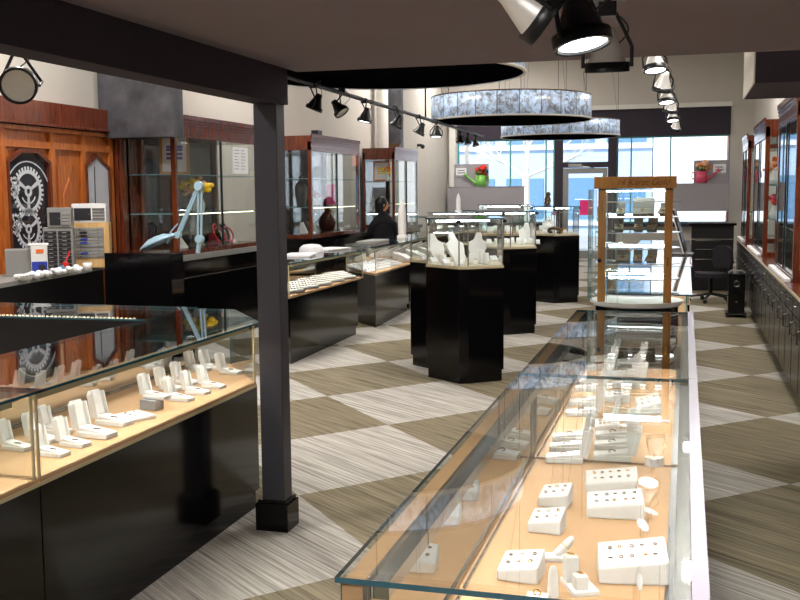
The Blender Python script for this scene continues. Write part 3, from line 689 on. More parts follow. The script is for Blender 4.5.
# things inside the islands
def bust(loc, rz, label, s_=1.0):
    t = thing('necklace_bust', label, 'necklace bust', loc, rz, 'white necklace busts in the islands')
    T = Matrix(((0, 0, 1, 0), (1, 0, 0, 0), (0, 1, 0, 0), (0, 0, 0, 1)))
    L = Matrix.Rotation(R_(-28), 4, 'Y')
    MB().prism([(-.05, 0), (.05, 0), (.085, .12), (.09, .17), (.04, .2), (.022, .27), (-.022, .27), (-.04, .2), (-.09, .17), (-.085, .12)], -.012, .012, T=L @ T).build('bust_board', 'velvet_white', t, bevel=.008)
    MB().box(-.1, .01, -.03, .03, 0, .012).cyl((-.09, 0, .01), (-.1, 0, .17), .01).build('easel', 'velvet_white', t)
    t.scale = (s_,)*3
bust((-2.15, 8.95, 1.0), R_(-40), 'white necklace bust leaning left in the nearest island')
bust((-1.93, 8.8, 1.0), R_(-40), 'white necklace bust in the middle of the nearest island', 1.05)
bust((-1.85, 9.15, 1.0), R_(-90), 'white necklace bust at the back of the nearest island')
bust((-1.85, 12.1, 1.0), R_(-90), 'white necklace bust in the middle island')
bust((-2.0, 15.3, 1.0), R_(-90), 'white necklace bust at the left of the farthest island')
def cup(loc, h, label):
    o = MB().lathe([(.001, 0), (.028, 0), (.032, .01), (.026, .02), (.026, h), (.02, h), (.001, h-.005)], 16).build('bracelet_post', 'lid_white', loc=loc); tag(o, label, 'display post', 'white display posts in the islands')
cup((-1.78, 8.55, 1.0), .09, 'short white display post second from the front glass corner'); cup((-1.70, 8.62, 1.0), .12, 'taller white display post in the nearest island')
cup((-1.64, 8.52, 1.0), .1, 'white display post nearest the right glass of the first island'); cup((-2.28, 9.1, 1.0), .08, 'white display post at the left end of the nearest island')
cup((-2.05, 8.68, 1.0), .07, 'white display post at the foot of the leaning bust')
rd = random.Random(5)
for i in range(6):
    cup((-2.05+i*.075-.0, 11.75+rd.uniform(0, .2), 1.0), .05+.03*rd.random(), 'white display post, %s from the left in the middle island' % lab[i])
def pad(loc, rz, label, grp, w_=.07, h_=.05):
    o = MB().prism([(-w_/2, 0), (w_/2, 0), (w_/2, h_*.35), (-w_/2, h_)], -w_*.45, w_*.45, T=Matrix(((1, 0, 0, 0), (0, 0, -1, 0), (0, 1, 0, 0), (0, 0, 0, 1)))).build('jewellery_pad', 'lid_white', loc=loc, bevel=.003)
    o.rotation_euler = (0, 0, rz); tag(o, label, 'jewellery pad', grp)
nth = ['first', 'second', 'third', 'fourth', 'fifth', 'sixth', 'seventh', 'eighth', 'ninth', 'tenth', 'eleventh', 'twelfth']
for i, (x, y) in enumerate([(-2.3, 8.98), (-2.2, 9.2), (-2.12, 8.62), (-1.96, 8.42), (-1.84, 8.36), (-2.02, 9.3), (-1.65, 8.95), (-1.7, 8.82)]):
    pad((x, y, 1.0), R_(-60), 'small white pad, %s clockwise inside the nearest island' % nth[i], 'white pads in the nearest island')
for i in range(7):
    pad((-2.25+i*.07, 11.9+.13*(i % 2), 1.0), R_(-70), 'small white pad, %s from the left inside the middle island' % nth[i], 'white pads in the middle island', .06, .06)
for i in range(6):
    pad((-2.0+i*.075, 14.95+.12*(i % 2), 1.0), R_(-80), 'small white pad, %s from the left inside the farthest island' % nth[i], 'white pads in the farthest island', .06, .06)
for i in range(12):
    pad((-3.8-.18*(i % 2), 13.75+i*.36, .66), R_(-20), 'white pad, %s from the near end of the far left counter' % nth[i], 'white pads in the far left counter', .16, .1)
for i in range(10):
    pad((-5.0+i*.24, 20.85, .8), R_(-80), 'white pad, %s from the left in the window showcase' % nth[i], 'white pads in the window showcase', .12, .12)
for i in range(4):
    pad((-3.25+i*.17, 17.3, .9), R_(-80), 'white pad, %s from the left in the aisle side showcase' % nth[i], 'white pads in the aisle side showcase', .12, .12)
t = thing('draped_figurine', 'gold and dark ornament lying in the farthest island', 'ornament', (-1.85, 15.0, 1.0))
MB().torus((0, 0, .04), .09, .025, 20, 8, (0, .5, 1)).build('coil', 'bronze', t); MB().ball((.12, 0, .04), .04).build('bead', 'gold', t)
t = thing('bronze_statuette', 'small dark bronze statuette on top of the farthest island', 'statuette', (-2.0, 15.3, 1.402))
MB().box(-.05, .05, -.05, .05, 0, .02).build('base', 'black_metal', t)
MB().ball((0, 0, .08), .05, 1.5).ball((.01, 0, .17), .035, 1.2).cyl((-.03, 0, .02), (.02, 0, .18), .03, .02).build('figure', 'bronze', t)

# ------------------------------------------------------------------ tall wood cabinets
def tall_cabinet(y0, y1, xf, sgn, label, group, z0=1.0, z1=2.43, depth=.6, crownm='cherry', lit=True, stile=.05):
    # xf is the front plane, the depth runs the other way (sgn = +1 faces +x)
    xb = xf-sgn*depth; X = lambda a: (min(a), max(a))
    t = thing('tall_display_cabinet', label, 'display cabinet', (0, 0, 0), 0, group)
    zc = z1-.10
    f = MB()
    def bx(xa, xb_, ya, yb, za, zb): f.box(min(xa, xb_), max(xa, xb_), ya, yb, za, zb)
    for ya, yb in ((y0, y0+stile), (y1-stile, y1)):
        bx(xf, xf-sgn*stile, ya, yb, z0+.04, zc); bx(xb, xb+sgn*stile, ya, yb, z0+.04, zc)
    bx(xf, xb, y0, y1, z0, z0+.05); bx(xf, xb, y0, y1, zc-.12 if True else zc, z1-.02)
    f.build('frame', 'cherry', t, bevel=.003)
    c = MB()
    for k, (o_, za, zb) in enumerate(((.006, zc-.13, zc-.11), (.004, zc-.09, zc-.02), (.009, zc-.01, zc+.01), (.014, zc+.02, zc+.04), (.02, zc+.05, zc+.1))):
        bxs = (min(xf, xf+sgn*o_), max(xf, xf+sgn*o_)); c.box(bxs[0], bxs[1], y0-.0, y1+.0, za, zb)
    c.build('crown_moulding', crownm, t, bevel=.003)
    MB().box(min(xb, xb+sgn*.01), max(xb, xb+sgn*.01), y0+stile, y1-stile, z0+.05, zc-.12).build('back_panel', 'smoked_mirror', t)
    n = 2; L_ = y1-y0-2*stile
    for k in range(n):
        ya, yb = y0+stile+k*L_/n+.004, y0+stile+(k+1)*L_/n-.004
        d = MB().pane((xf-sgn*.012, ya), (xf-sgn*.012, yb), z0+.055, zc-.125, .006).build('glass_door', ['glass', 'glass_edge'], t)
        MB().box(xf-.006, xf+.006, ya if k else yb-.012, (ya+.012) if k else yb, z0+.055, zc-.125).build('door_edge', 'black_metal', d)
    for ya in (y0+.012, y1-.012):
        MB().pane((xf-sgn*stile, ya), (xb+sgn*stile, ya), z0+.05, zc-.12, .006).build('end_glass', ['glass', 'glass_edge'], t)
    for z in (z0+.42, z0+.82):
        MB().box(min(xf-sgn*.03, xb+sgn*.02), max(xf-sgn*.03, xb+sgn*.02), y0+.03, y1-.03, z, z+.008).build('glass_shelf', 'glass_edge', t)
    if lit:
        MB().box(min(xf-sgn*.05, xf-sgn*.06), max(xf-sgn*.05, xf-sgn*.06), y0+.1, y1-.1, z0+.41, z0+.418).build('shelf_light_strip', 'led_dim', t)
    return t
GA = 'tall cherry cabinets on the left wall'
tall_cabinet(9.25, 11.35, -4.95, 1, 'tall cherry cabinet with yellow flowers before it, left of the pillar', GA)
tall_cabinet(13.1, 15.25, -4.95, 1, 'tall cherry cabinet just right of the pillar holding dark bust', GA)
tall_cabinet(17.35, 18.95, -4.98, 1, 'tall cherry cabinet with pictures behind the black jacketed person', GA)
tag(MB().box(-5.46, -4.93, 8.7, 11.5, .94, 1.0, mi=1).box(-5.46, -4.97, 8.7, 11.5, .1, .94).box(-5.46, -5.0, 8.7, 11.5, 0, .1).box(-4.972, -4.966, 8.72, 11.45, .755, .76, mi=2).build('base_cabinet', ['black_laminate', 'plastic_grey', 'steel'], bevel=.002), 'black base cabinet with grey top under the first tall cabinet', 'base cabinet')
tag(MB().box(XW+.01, -4.93, 12.9, 19.1, .94, 1.0).box(XW+.01, -4.97, 12.9, 19.1, 0, .94).build('base_cabinet', ['black_laminate'], bevel=.002), 'black base cabinet under the two farther tall cabinets', 'base cabinet')
# contents of the left cabinets
def vase(loc, fm, label, fl_, s_=1, n=14, vm='plastic_white'):
    t = thing('flower_vase', label, 'vase of flowers', loc); t.scale = (s_,)*3
    MB().lathe([(.001, 0), (.05, 0), (.06, .06), (.035, .13), (.045, .15)], 16).build('vase', vm, t)
    rr = random.Random(int(loc[1]*100))
    for k in range(n):
        a = rr.uniform(0, 6.28); r = rr.uniform(0, .13); MB().ball((r*math.cos(a), r*math.sin(a), .19+rr.uniform(0, .1)-r*.4), rr.uniform(.018, .034), .8, 6).build('blossom', fm[k % len(fm)], t)
q = aty(202, 190, 9.0)
def torso(loc, rz, label, m='plastic_dark'):
    t = thing('display_torso', label, 'mannequin', loc, rz)
    MB().lathe([(.001, 0), (.09, 0), (.1, .05), (.13, .16), (.14, .27), (.1, .33), (.045, .37), (.04, .43), (.001, .44)], 20, T=Matrix.Diagonal((1, .6, 1, 1))).build('torso', m, t)
torso((-5.2, 13.35, 1.428), R_(90), 'dark mannequin bust on the shelf of the cabinet right of the pillar')
vase((-5.15, 13.75, 1.428), ['flower_red', 'flower_orange', 'flower_orange'], 'red and orange flowers beside the dark mannequin bust', '', .8)
for i, (y, m_) in enumerate(((13.3, 'paper'), (13.5, 'plastic_dark'), (13.7, 'paper'))):
    o = MB().prism([(-.05, 0), (.05, 0), (.05, .02), (-.02, .16), (-.04, .16)], -.04, .04, T=Matrix(((1, 0, 0, 0), (0, 0, -1, 0), (0, 1, 0, 0), (0, 0, 0, 1)))).build('earring_easel', m_, loc=(-5.15, y, 1.06)); tag(o, ['white easel nearest the pillar', 'dark easel between two white ones', 'white easel farther from the pillar'][i]+' on the lower cabinet floor', 'easel')
o = tag(MB().box(-.01, .01, -.2, .2, 0, .3).build('pink_reflection', 'pink_paper', loc=(-5.1, 14.3, 1.45)), 'pink sheet standing in for a reflection in the glass of the cabinet right of the pillar', 'notice')  # put in for pink paper mirrored in the cabinet glass
o = tag(MB().lathe([(.001, 0), (.1, 0), (.13, .12), (.1, .26), (.04, .34), (.03, .38)], 20).build('orange_vessel', 'cherry', loc=(-5.2, 14.4, 1.056)), 'large brown rounded vessel on the lower floor of the second cabinet', 'vessel')
vase((-5.2, 17.65, 1.828), ['flower_yellow', 'flower_orange'], 'yellow flowers beside the pictures in the third cabinet', '', .9)
def picture(loc, rz, w_, h_, label, pm='picture', fm='oak', tilt=-8):
    t = thing('framed_picture', label, 'picture', loc, rz)
    T = Matrix.Rotation(R_(tilt), 4, 'X'); f = MB(); b = .025
    f.box(-w_/2, w_/2, -.01, .01, 0, b, T=T).box(-w_/2, w_/2, -.01, .01, h_-b, h_, T=T).box(-w_/2, -w_/2+b, -.01, .01, b, h_-b, T=T).box(w_/2-b, w_/2, -.01, .01, b, h_-b, T=T)
    f.build('picture_frame', fm, t)
    MB().box(-w_/2+b, w_/2-b, -.004, .004, b, h_-b, T=T).build('mount', 'paper', t)
    s = MB()
    for k, z in enumerate((.35, .45, .55, .62)): s.box(-w_/2*.55, w_/2*.55, -.007, -.003, h_*z, h_*(z+.06), T=T)
    s.build('print', pm, t)
picture((-5.12, 9.55, 1.43+.4), R_(20), .3, .44, 'gold framed picture with blue and pink print in the first cabinet')
picture((-5.3, 17.6, 1.83), R_(10), .3, .36, 'orange framed picture on the upper shelf of the third cabinet', 'flower_yellow', 'flower_orange')
for i in range(4):
    y = 9.6+i*.4
    o = MB().prism([(-.06, 0), (.06, 0), (.06, .01), (-.03, .13), (-.05, .13)], -.05, .05, T=Matrix(((1, 0, 0, 0), (0, 0, -1, 0), (0, 1, 0, 0), (0, 0, 0, 1)))).build('watch_easel', ['velvet_white', 'card_grey', 'can_pink', 'velvet_white'][i], loc=(-5.1, y, 1.056))
    tag(o, 'small slanted easel, %s from the near end on the first cabinet floor' % lab[i], 'easel', 'easels in the first cabinet')
for i in range(3):
    o = tag(MB().torus((0, 0, .12), .11, .012, 20, 6, (1, .2, .3)).torus((.01, .03, .1), .09, .01, 20, 6, (1, -.2, .3)).build('beaded_necklace', ['flower_red', 'plastic_dark', 'can_pink'][i], loc=(-5.05, 10.35+i*.12, 1.06)), ['red', 'dark', 'pink'][i]+' beaded necklace hanging at the right of the first cabinet', 'necklace')
t = tag(MB().box(-.01, .01, -.2, .2, 0, .3).build('paper_notice', 'paper', loc=(-4.93, 10.75, 1.85)), 'white printed sheet on the first cabinet beside the pillar', 'notice')
ln = MB(); rr = random.Random(2)
for c_ in range(2):
    for r in range(7): ln.box(.0101, .0106, -.17+c_*.18, -.17+c_*.18+rr.uniform(.08, .14), .26-r*.035, .268-r*.035)
ln.build('print_lines', 'plastic_grey', t)
# flowers standing before first cabinet
vase((-5.07, 9.95, 1.43), ['flower_yellow', 'flower_yellow', 'flower_peach'], 'yellow flowers in a vase on the shelf above the jointed lamp', '', 1.35, 34)
# right wall: long black cabinets with wood top
t = thing('base_cabinet', 'long black base cabinet with cherry top along the right wall', 'base cabinet', (0, 0, 0))
MB().box(.83, XR-.01, 4.0, 17.4, .1, .82).build('cabinet_body', 'black_laminate', t)
MB().box(.88, XR-.01, 4.0, 17.4, 0, .1).build('plinth', 'black_matte', t)
MB().box(.795, XR-.01, 3.98, 17.42, .82, .85).build('worktop', 'cherry', t, bevel=.004)
MB().box(.788, .796, 3.98, 17.42, .826, .846).build('worktop_edge', 'champagne', t)
y = 4.05
while y < 16.8:
    d = MB().box(.81, .83, y, y+.5, .12, .66).build('cabinet_door', 'black_satin', t, bevel=.003)
    MB().tube([(.81, y+.42, .50), (.785, y+.42, .51), (.785, y+.42, .6), (.81, y+.42, .61)], .005).build('handle', 'steel', d)
    d = MB().box(.81, .83, y, y+.5, .67, .81).build('drawer', 'black_satin', t, bevel=.003)
    MB().tube([(.81, y+.21, .75), (.79, y+.22, .75), (.79, y+.28, .75), (.81, y+.29, .75)], .004).build('handle', 'steel', d)
    y += .53
GB = 'tall cherry cabinets on the right wall'
for i, (y0, y1, lb) in enumerate([(8.87, 10.6, 'tall cherry cabinet on the right wall cut by the picture edge'), (12.3, 14.27, 'middle tall cherry cabinet on the right wall with orange flowers'), (15.7, 17.1, 'farthest tall cherry cabinet on the right wall')]):
    tall_cabinet(y0, y1, .86, -1, lb, GB, .85, 2.43, .56, 'cherry')
    tag(MB().box(.80, .85, y0+.02, y1-.02, .851, .88).build('reflection_strip', 'paper', bevel=.003), 'pale strip in place of a worktop reflection at the foot of '+['the nearest', 'the middle', 'the farthest'][i]+' right wall cabinet', 'ledge', 'pale stand-in reflections on the right worktop')  # pale strip modelled in place of the gloss reflection on the worktop
vase((1.0, 12.55, 1.678), ['flower_orange', 'flower_orange', 'flower_peach'], 'orange flowers on the upper shelf of the middle right cabinet', '', 1.1)
vase((1.0, 12.6, 1.278), ['can_pink', 'flower_red'], 'pink and red flowers on the lower shelf of the middle right cabinet', '', 1.0)
o = tag(MB().lathe([(.001, 0), (.1, 0), (.04, .05), (.1, .16), (.07, .28), (.02, .33)], 20).build('gold_vase', 'gold', loc=(.98, 9.1, .905)), 'large golden vase on the floor of the nearest right cabinet', 'vase')
vase((1.02, 9.1, 1.278), ['flower_peach', 'paper'], 'pale flowers on the shelf of the nearest right cabinet', '', 1.0)

# ------------------------------------------------------------------ work bench on the left
b0, b1 = Vector((-4.8, 5.3)), Vector((-5.23, 8.36)) 
b0 = Vector((-4.80, 5.4))
t = thing('work_bench', 'long black work bench with pale edged top before the wood wall', 'work bench', (0, 0, 0))
poly = [(-5.525, 5.4), (b0.x, b0.y), (b1.x, b1.y), (-5.525, 8.36)]
MB().prism(poly, .93, .965).build('bench_top', 'plastic_grey', t, bevel=.003)
MB().prism(inset(poly, .02), .0, .93).build('bench_front', 'black_matte', t)
tag(MB().box(-5.06, -4.39, 8.07, 8.3, 0, 1.1).build('black_cabinet', 'black_laminate', bevel=.004), 'plain black cabinet block at the end of the work bench', 'cabinet')
# ultrasonic cleaner
def onb(u, v): return at(u, v, .965)
q = onb(24, 272)
t = thing('ultrasonic_cleaner', 'grey and white tabletop cleaner with blue control panel', 'cleaning machine', (-5.2, 7.2, .965), R_(35))
MB().box(-.2, .0, -.08, .12, 0, .22).build('tank', 'plastic_grey', t, bevel=.006)
MB().box(.0, .13, -.12, .12, 0, .25).build('housing', 'plastic_white', t, bevel=.006)
cpn = MB().box(.005, .125, -.124, -.119, .01, .12).build('control_panel', 'blue_panel', t)
MB().cyl((.085, -.124, .07), (.085, -.14, .07), .028).build('dial', 'plastic_dark', cpn)
MB().box(.04, .1, -.123, -.119, .19, .22).build('badge', 'flower_orange', t)
MB().box(-.02, .14, -.12, .12, .25, .262).build('lid', 'plastic_white', t, bevel=.003)
# tool chests
def wood_chest(x, y, rz):
    t = thing('wooden_drawer_chest', 'pale wood tool chest with narrow grey drawers on the work bench', 'tool chest', (x, y, .965), rz)
    W, D, H = .34, .15, .41
    MB().box(-W/2, W/2, 0, D, 0, H).build('case', 'box_wood', t, bevel=.004)
    for k in range(9):
        z = .09+k*.031; d = MB().box(-W*.36, W*.36, -.008, .0, z, z+.026).build('drawer', 'plastic_grey' if k % 3 else 'aluminium', t, bevel=.002)
        [MB().ball((W*kk, -.01, z+.013), .005, 1, 5).build('knob', 'plastic_dark', d) for kk in (-.25, .22)]
        if k in (1, 4, 5, 6, 7): MB().box(-.08, -.02, -.010, -.008, z+.004, z+.022).build('drawer_label', 'blue_panel' if k < 6 else 'plastic_dark', d)
    MB().ball((0, -.008, .045), .008, 1, 6).build('lock', 'gold', t)
    return t
def on_bench(u, v, x): p_ = at(u, v, .965); k_ = x/p_.x; return (p_.x*k_, p_.y*k_)
QW = on_bench(91, 265, -5.2); QD = on_bench(59, 262, -5.27)
wood_chest(QW[0], QW[1], R_(24))
t = thing('dark_drawer_chest', 'dark metal parts chest with two columns of small drawers', 'tool chest', (QD[0], QD[1], .965), R_(24))
MB().box(-.125, .125, 0, .14, 0, .38).build('case', 'plastic_grey', t, bevel=.003)
for c_ in range(2):
    for k in range(9):
        d = MB().box(-.115+c_*.118, -.01+c_*.118, -.006, 0, .03+k*.036, .06+k*.036).build('drawer', 'plastic_dark', t, bevel=.002)
        MB().box(-.08+c_*.118, -.045+c_*.118, -.012, -.006, .042+k*.036, .05+k*.036).build('pull', 'plastic_grey', d)
def small_chest(x, y, rz, w_, body, dm, label, z):
    t = thing('small_organizer', label, 'organizer box', (x, y, z), rz)
    MB().box(-w_/2, w_/2, 0, .14, 0, .17).build('case', body, t, bevel=.003)
    d = MB().box(-w_/2+.02, w_/2*.12, -.005, 0, .02, .13).build('cupboard_door', dm, t); MB().ball((w_/2*.0, -.008, .075), .006, 1, 6).build('knob', 'steel', d)
    for k in range(4):
        e = MB().box(w_/2*.2, w_/2-.012, -.008, 0, .02+k*.029, .043+k*.029).build('drawer', 'silver' if body != 'plastic_grey' else 'plastic_grey', t, bevel=.002)
    return t
small_chest(QD[0]+.02, QD[1]+.0, R_(24), .2, 'plastic_grey', 'plastic_dark', 'small grey organizer box on the dark parts chest', 1.346)
small_chest(QW[0]-.0, QW[1]+.0, R_(24), .30, 'plastic_white', 'plastic_dark', 'small white organizer box on the pale wood chest', 1.376)
# clutter
def onbench(x, y, mb, name, m, label, cat, z=.965):
    o = mb.build(name, m, loc=(x, y, z)); return tag(o, label, cat)
onbench(-5.05, 7.78, MB().lathe([(.001, 0), (.035, 0), (.04, .07), (.036, .07)], 16), 'white_cup', 'plastic_white', 'small white cup on the bench before the dark chest', 'cup')
onbench(-5.08, 7.45, MB().lathe([(.001, 0), (.025, 0), (.025, .05), (.015, .06), (.015, .07)], 12), 'glass_jar', 'facade_window', 'small blue green jar beside the cleaning machine', 'jar')
onbench(-5.15, 7.6, MB().cyl((0, 0, 0), (0, 0, .08), .03).cyl((.0, .0, .08), (.02, .05, .18), .006), 'red_brush_pot', 'flower_red', 'red and white brush pot on the bench', 'brush pot')
rr = random.Random(9)
for i, (x, y) in enumerate([(-5.0, 7.0), (-5.02, 7.15), (-5.05, 7.35), (-5.04, 7.52), (-5.06, 7.63), (-4.98, 6.8)]):
    mb = MB()
    mb.ball((0, 0, .02), .045, .6, 6)
    for k in range(7): mb.ball((rr.uniform(-.05, .05), rr.uniform(-.05, .05), rr.uniform(.015, .04)), rr.uniform(.02, .032), .8, 6)
    onbench(x, y, mb, 'crumpled_tissue', 'plastic_white' if i % 2 else 'paper', 'crumpled white tissue, %s from the near end of the bench' % lab[i], 'tissue')
# jointed lamp
t = thing('jointed_lamp', 'pale blue jointed bench lamp with folded arms', 'desk lamp', (-4.62, 8.2, 1.1))
Ls = lambda u, v: aty(u, v, 8.2)-Vector((-4.62, 8.2, 1.1))
A_, B_, C_, D_ = Ls(199, 186), Ls(178, 235), Ls(199.5, 239), Ls(170, 237)
arm = MB()
for dx in (-.012, .012): arm.cyl(A_+Vector((dx, 0, 0)), B_+Vector((dx, 0, 0)), .012, n=10)
arm.build('upper_arm', 'lamp_blue', t)
arm = MB()
for dx in (-.016, .016): arm.cyl(A_+Vector((dx+.012, 0, 0)), C_+Vector((dx, 0, 0)), .010, n=10)
arm.build('lower_arm', 'lamp_blue', t)
MB().cyl(A_+Vector((0, -.025, 0)), A_+Vector((0, .025, 0)), .04).build('elbow_joint', 'lamp_blue', t)
MB().cyl(C_+Vector((0, -.025, 0)), C_+Vector((0, .025, 0)), .036).cyl(C_, (C_.x-.02, 0, .0), .02).build('base_joint', 'lamp_blue', t)
MB().cyl(B_+Vector((0, -.025, 0)), B_+Vector((0, .025, 0)), .03).tube([B_, D_, D_+Vector((-.04, 0, -.05))], .018).build('head_joint', 'lamp_blue', t)
hb = D_+Vector((-.12, -.02, -.04)); TT = Matrix.Translation(hb) @ Matrix.Rotation(R_(-22), 4, 'Y')
MB().lathe([(.001, .05), (.06, .04), (.12, .0), (.13, -.02), (.12, -.02), (.001, .01)], 24, T=TT @ Matrix.Diagonal((1.5, .8, 1, 1))).build('lamp_shade', 'lamp_blue', t)
MB().tube([B_+Vector((-.02, 0, .0)), B_+Vector((-.08, 0, .02)), B_+Vector((-.0, 0, .1))], .006).build('handle_rod', 'lamp_blue', t)
MB().box(-.09, .12, -.05, .05, 0, .02).build('base_plate', 'plastic_grey', t)

# ------------------------------------------------------------------ gold card tower
t = thing('display_pedestal', 'round glass topped pedestal under the oak card tower', 'pedestal', (-.265, 6.0, 0))
MB().prism([(.235*math.cos(a), .22*math.sin(a)) for a in [2*math.pi*k/32 for k in range(32)]], 0, .955).build('drum', 'black_laminate', t)
MB().prism([(.25*math.cos(a), .23*math.sin(a)) for a in [2*math.pi*k/32 for k in range(32)]], .962, .975).build('disc', 'acrylic', t)
t = thing('card_tower', 'tall oak framed tower of grey jewellery cards on a round base', 'display tower', (-.265, 6.0, .976))
MB().prism([(.265*math.cos(a), .25*math.sin(a)) for a in [2*math.pi*k/32 for k in range(32)]], 0, .014).build('base_disc', 'plastic_white', t)
for x in (-.19, .175):
    MB().box(x-.022, x+.022, -.17, -.135, .014, .655).build('post', 'oak', t, bevel=.003)
MB().box(-.235, .215, -.175, -.13, .655, .722).build('sign_board', 'oak', t, bevel=.003)
MB().box(-.2, .2, .12, .15, .014, .7).build('back_board', 'pale_wood', t) if False else None
MB().box(-.21, -.2, -.13, .13, .64, .65).box(-.21, .2, -.17, .15, .645, .652).build('top_plate', 'glass_edge', t)
gp = MB(); N_ = 10
for k in range(N_):
    a, b = R_(110+k*14), R_(110+(k+1)*14); gp.pane((.28*math.cos(a), .25*math.sin(a)), (.28*math.cos(b), .25*math.sin(b)), .014, .65, .004)
gp.build('curved_glass', ['glass', 'glass_edge'], t)
MB().pane((-.19, .0), (.19, .0), .014, .65, .004).build('inner_glass', ['glass', 'glass_edge'], t)
for k in range(7):
    z = .05+k*.088
    MB().prism([(.24*math.cos(a), .2*math.sin(a)) for a in [2*math.pi*q_/24 for q_ in range(24)]], z, z+.005, mi=0, side=1).build('clear_shelf', ['glass', 'acrylic'], t)
def text(name, s_, size, parent, loc, rot, m, ext=.001, shear=0):
    c = bpy.data.curves.new(name, 'FONT'); c.body = s_; c.size = size; c.extrude = ext; c.shear = shear; c.align_x = 'CENTER'; c.align_y = 'CENTER'
    o = bpy.data.objects.new(name, c); me = bpy.data.meshes.new_from_object(o); bpy.data.objects.remove(o); me.materials.clear(); me.materials.append(M[m]); o = bpy.data.objects.new(name, me); COL.objects.link(o); o.parent = parent; o.location = loc; o.rotation_euler = rot
    return o
MB().box(-.17, .155, -.125, -.115, .638, .644).build('fill_strip', 'led_cool', t)  # glowing strips added to brighten the inside of the tower
for zz_ in (.15, .32, .5): MB().box(-.17, .155, .12, .126, zz_, zz_+.006).build('fill_strip', 'led_cool', t)
text('lettering', '14 Karat Gold', .05, t, (.03, -.1765, .689), (R_(90), 0, 0), 'brown_print', .0008, .35)
MB().cyl((-.2, -.17, .25), (-.2, -.178, .25), .012).build('lock_left', 'black_metal', t); MB().box(.168, .178, -.175, -.169, .22, .27).build('hinge', 'gold', t)
cards = [(-.1, .50, .05, .09, 'top'), (.04, .49, .12, .11, 'top'), (.155, .50, .04, .08, 'top'), (-.11, .37, .05, .09, 'mid'), (.01, .37, .05, .09, 'mid'), (.09, .37, .055, .09, 'mid'), (-.085, .23, .075, .09, 'low'), (.01, .235, .05, .09, 'low'), (.09, .235, .055, .09, 'low')]
cl = ['small grey card at the upper left of the tower', 'widest grey card on the top row of the tower', 'grey card half hidden at the upper right of the tower', 'grey card at the left of the middle row', 'grey card in the centre of the middle row', 'grey card at the right of the middle row', 'wide grey card at the left of the lowest row', 'grey card in the centre of the lowest row', 'grey card with a gold brooch at the right of the lowest row']
for (x, z, w_, h_, _), l in zip(cards, cl):
    zz = .976+min([.056+k*.088 for k in range(7)], key=lambda q_: abs(q_-z))
    c = thing('jewellery_card', l, 'jewellery card', (-.265+x*.9, 5.88, zz), R_(-12 if x > 0.02 and w_ < .1 else 0), 'grey cards in the oak tower')
    MB().box(-w_/2, w_/2, .0, .006, .0, h_*.6, T=Matrix.Translation((0, .03, h_*.38)) @ Matrix.Rotation(R_(-12), 4, 'X')).build('back_flap', 'card_grey', c, bevel=.002)
    MB().box(-w_/2, w_/2, -.04, .03, 0, .006, T=Matrix.Translation((0, 0, .03)) @ Matrix.Rotation(R_(25), 4, 'X')).box(-w_/2, w_/2, .01, .02, 0, .04).build('front_flap', 'card_grey', c, bevel=.002)
    MB().torus((0, -.005, .037), .010, .002, 12, 5, (0, -.5, 1)).build('earring', 'gold', c)
# laptop stand, desk, chair, tower speaker
q = at(685, 250, .97)
t = thing('monitor', 'slim screen leaning back on the farthest centre counter', 'monitor', (-.02, 10.6, .971), R_(86))
MB().box(-.17, .17, -.1, .1, 0, .015).build('foot', 'plastic_dark', t, bevel=.003)
MB().box(-.16, .16, -.008, .008, 0, .44, T=Matrix.Translation((0, -.03, .03)) @ Matrix.Rotation(R_(-16), 4, 'X')).build('screen', 'screen', t, bevel=.003)
MB().box(-.17, .17, .008, .02, -.01, .45, T=Matrix.Translation((0, -.03, .03)) @ Matrix.Rotation(R_(-16), 4, 'X')).build('rear_shell', 'plastic_white', t, bevel=.003)
t = thing('reception_desk', 'black desk with raised screen and thin steel lines behind the chair', 'desk', (0, 0, 0))
MB().box(.1, .75, 17.0, 17.4, 0, 1.05).build('desk_body', 'black_matte', t, bevel=.003)
MB().box(.06, .79, 16.93, 17.42, 1.05, 1.09).build('desk_top', 'black_laminate', t, bevel=.003)
rl = MB()
for z in (.3, .5, .66, .8): rl.box(.16, .55, 16.985, 17.0, z, z+.012)
rl.box(.1, .75, 16.985, 17, .82, .84).build('steel_lines', 'steel', t)
t = thing('office_chair', 'dark fabric office chair on a star base in the right aisle', 'chair', (.37, 15.3, 0), R_(-50))
MB().prism([(.22*math.cos(a)*(1 if abs(math.cos(a)) < .9 else .95), .22*math.sin(a)) for a in [2*math.pi*k/20 for k in range(20)]], .36, .42).build('seat', 'fabric_dark', t, bevel=.025)
bk = MB(); pts = [(-.16, .49), (.16, .49), (.2, .57), (.18, .76), (.1, .81), (-.1, .81), (-.18, .76), (-.2, .57)]
bk.prism(pts, -.025, .025, T=Matrix(((1, 0, 0, .0), (0, 0, 1, .22), (0, 1, 0, 0), (0, 0, 0, 1)))).build('backrest', 'fabric_dark', t, bevel=.02)
MB().tube([(0, .0, .35), (0, .2, .36), (0, .26, .45), (0, .25, .65)], .015).build('back_bar', 'black_metal', t)
MB().cyl((0, 0, .1), (0, 0, .36), .03).build('gas_column', 'black_metal', t)
for k in range(5):
    a = 2*math.pi*k/5+.3; c, s_ = math.cos(a), math.sin(a)
    l = MB().cyl((0, 0, .12), (.3*c, .3*s_, .075), .022, .014, 8).build('star_leg', 'black_metal', t)
    MB().cyl((.3*c-.02*s_, .3*s_+.02*c, .03), (.3*c+.02*s_, .3*s_-.02*c, .03), .03, n=12).build('caster', 'black_metal', l)
t = thing('computer_tower', 'tall black computer tower on a wheeled stand by the right cabinets', 'computer tower', (.645, 13.6, 0))
MB().box(-.1, .1, -.16, .16, .06, .56).build('case', 'black_laminate', t, bevel=.008)
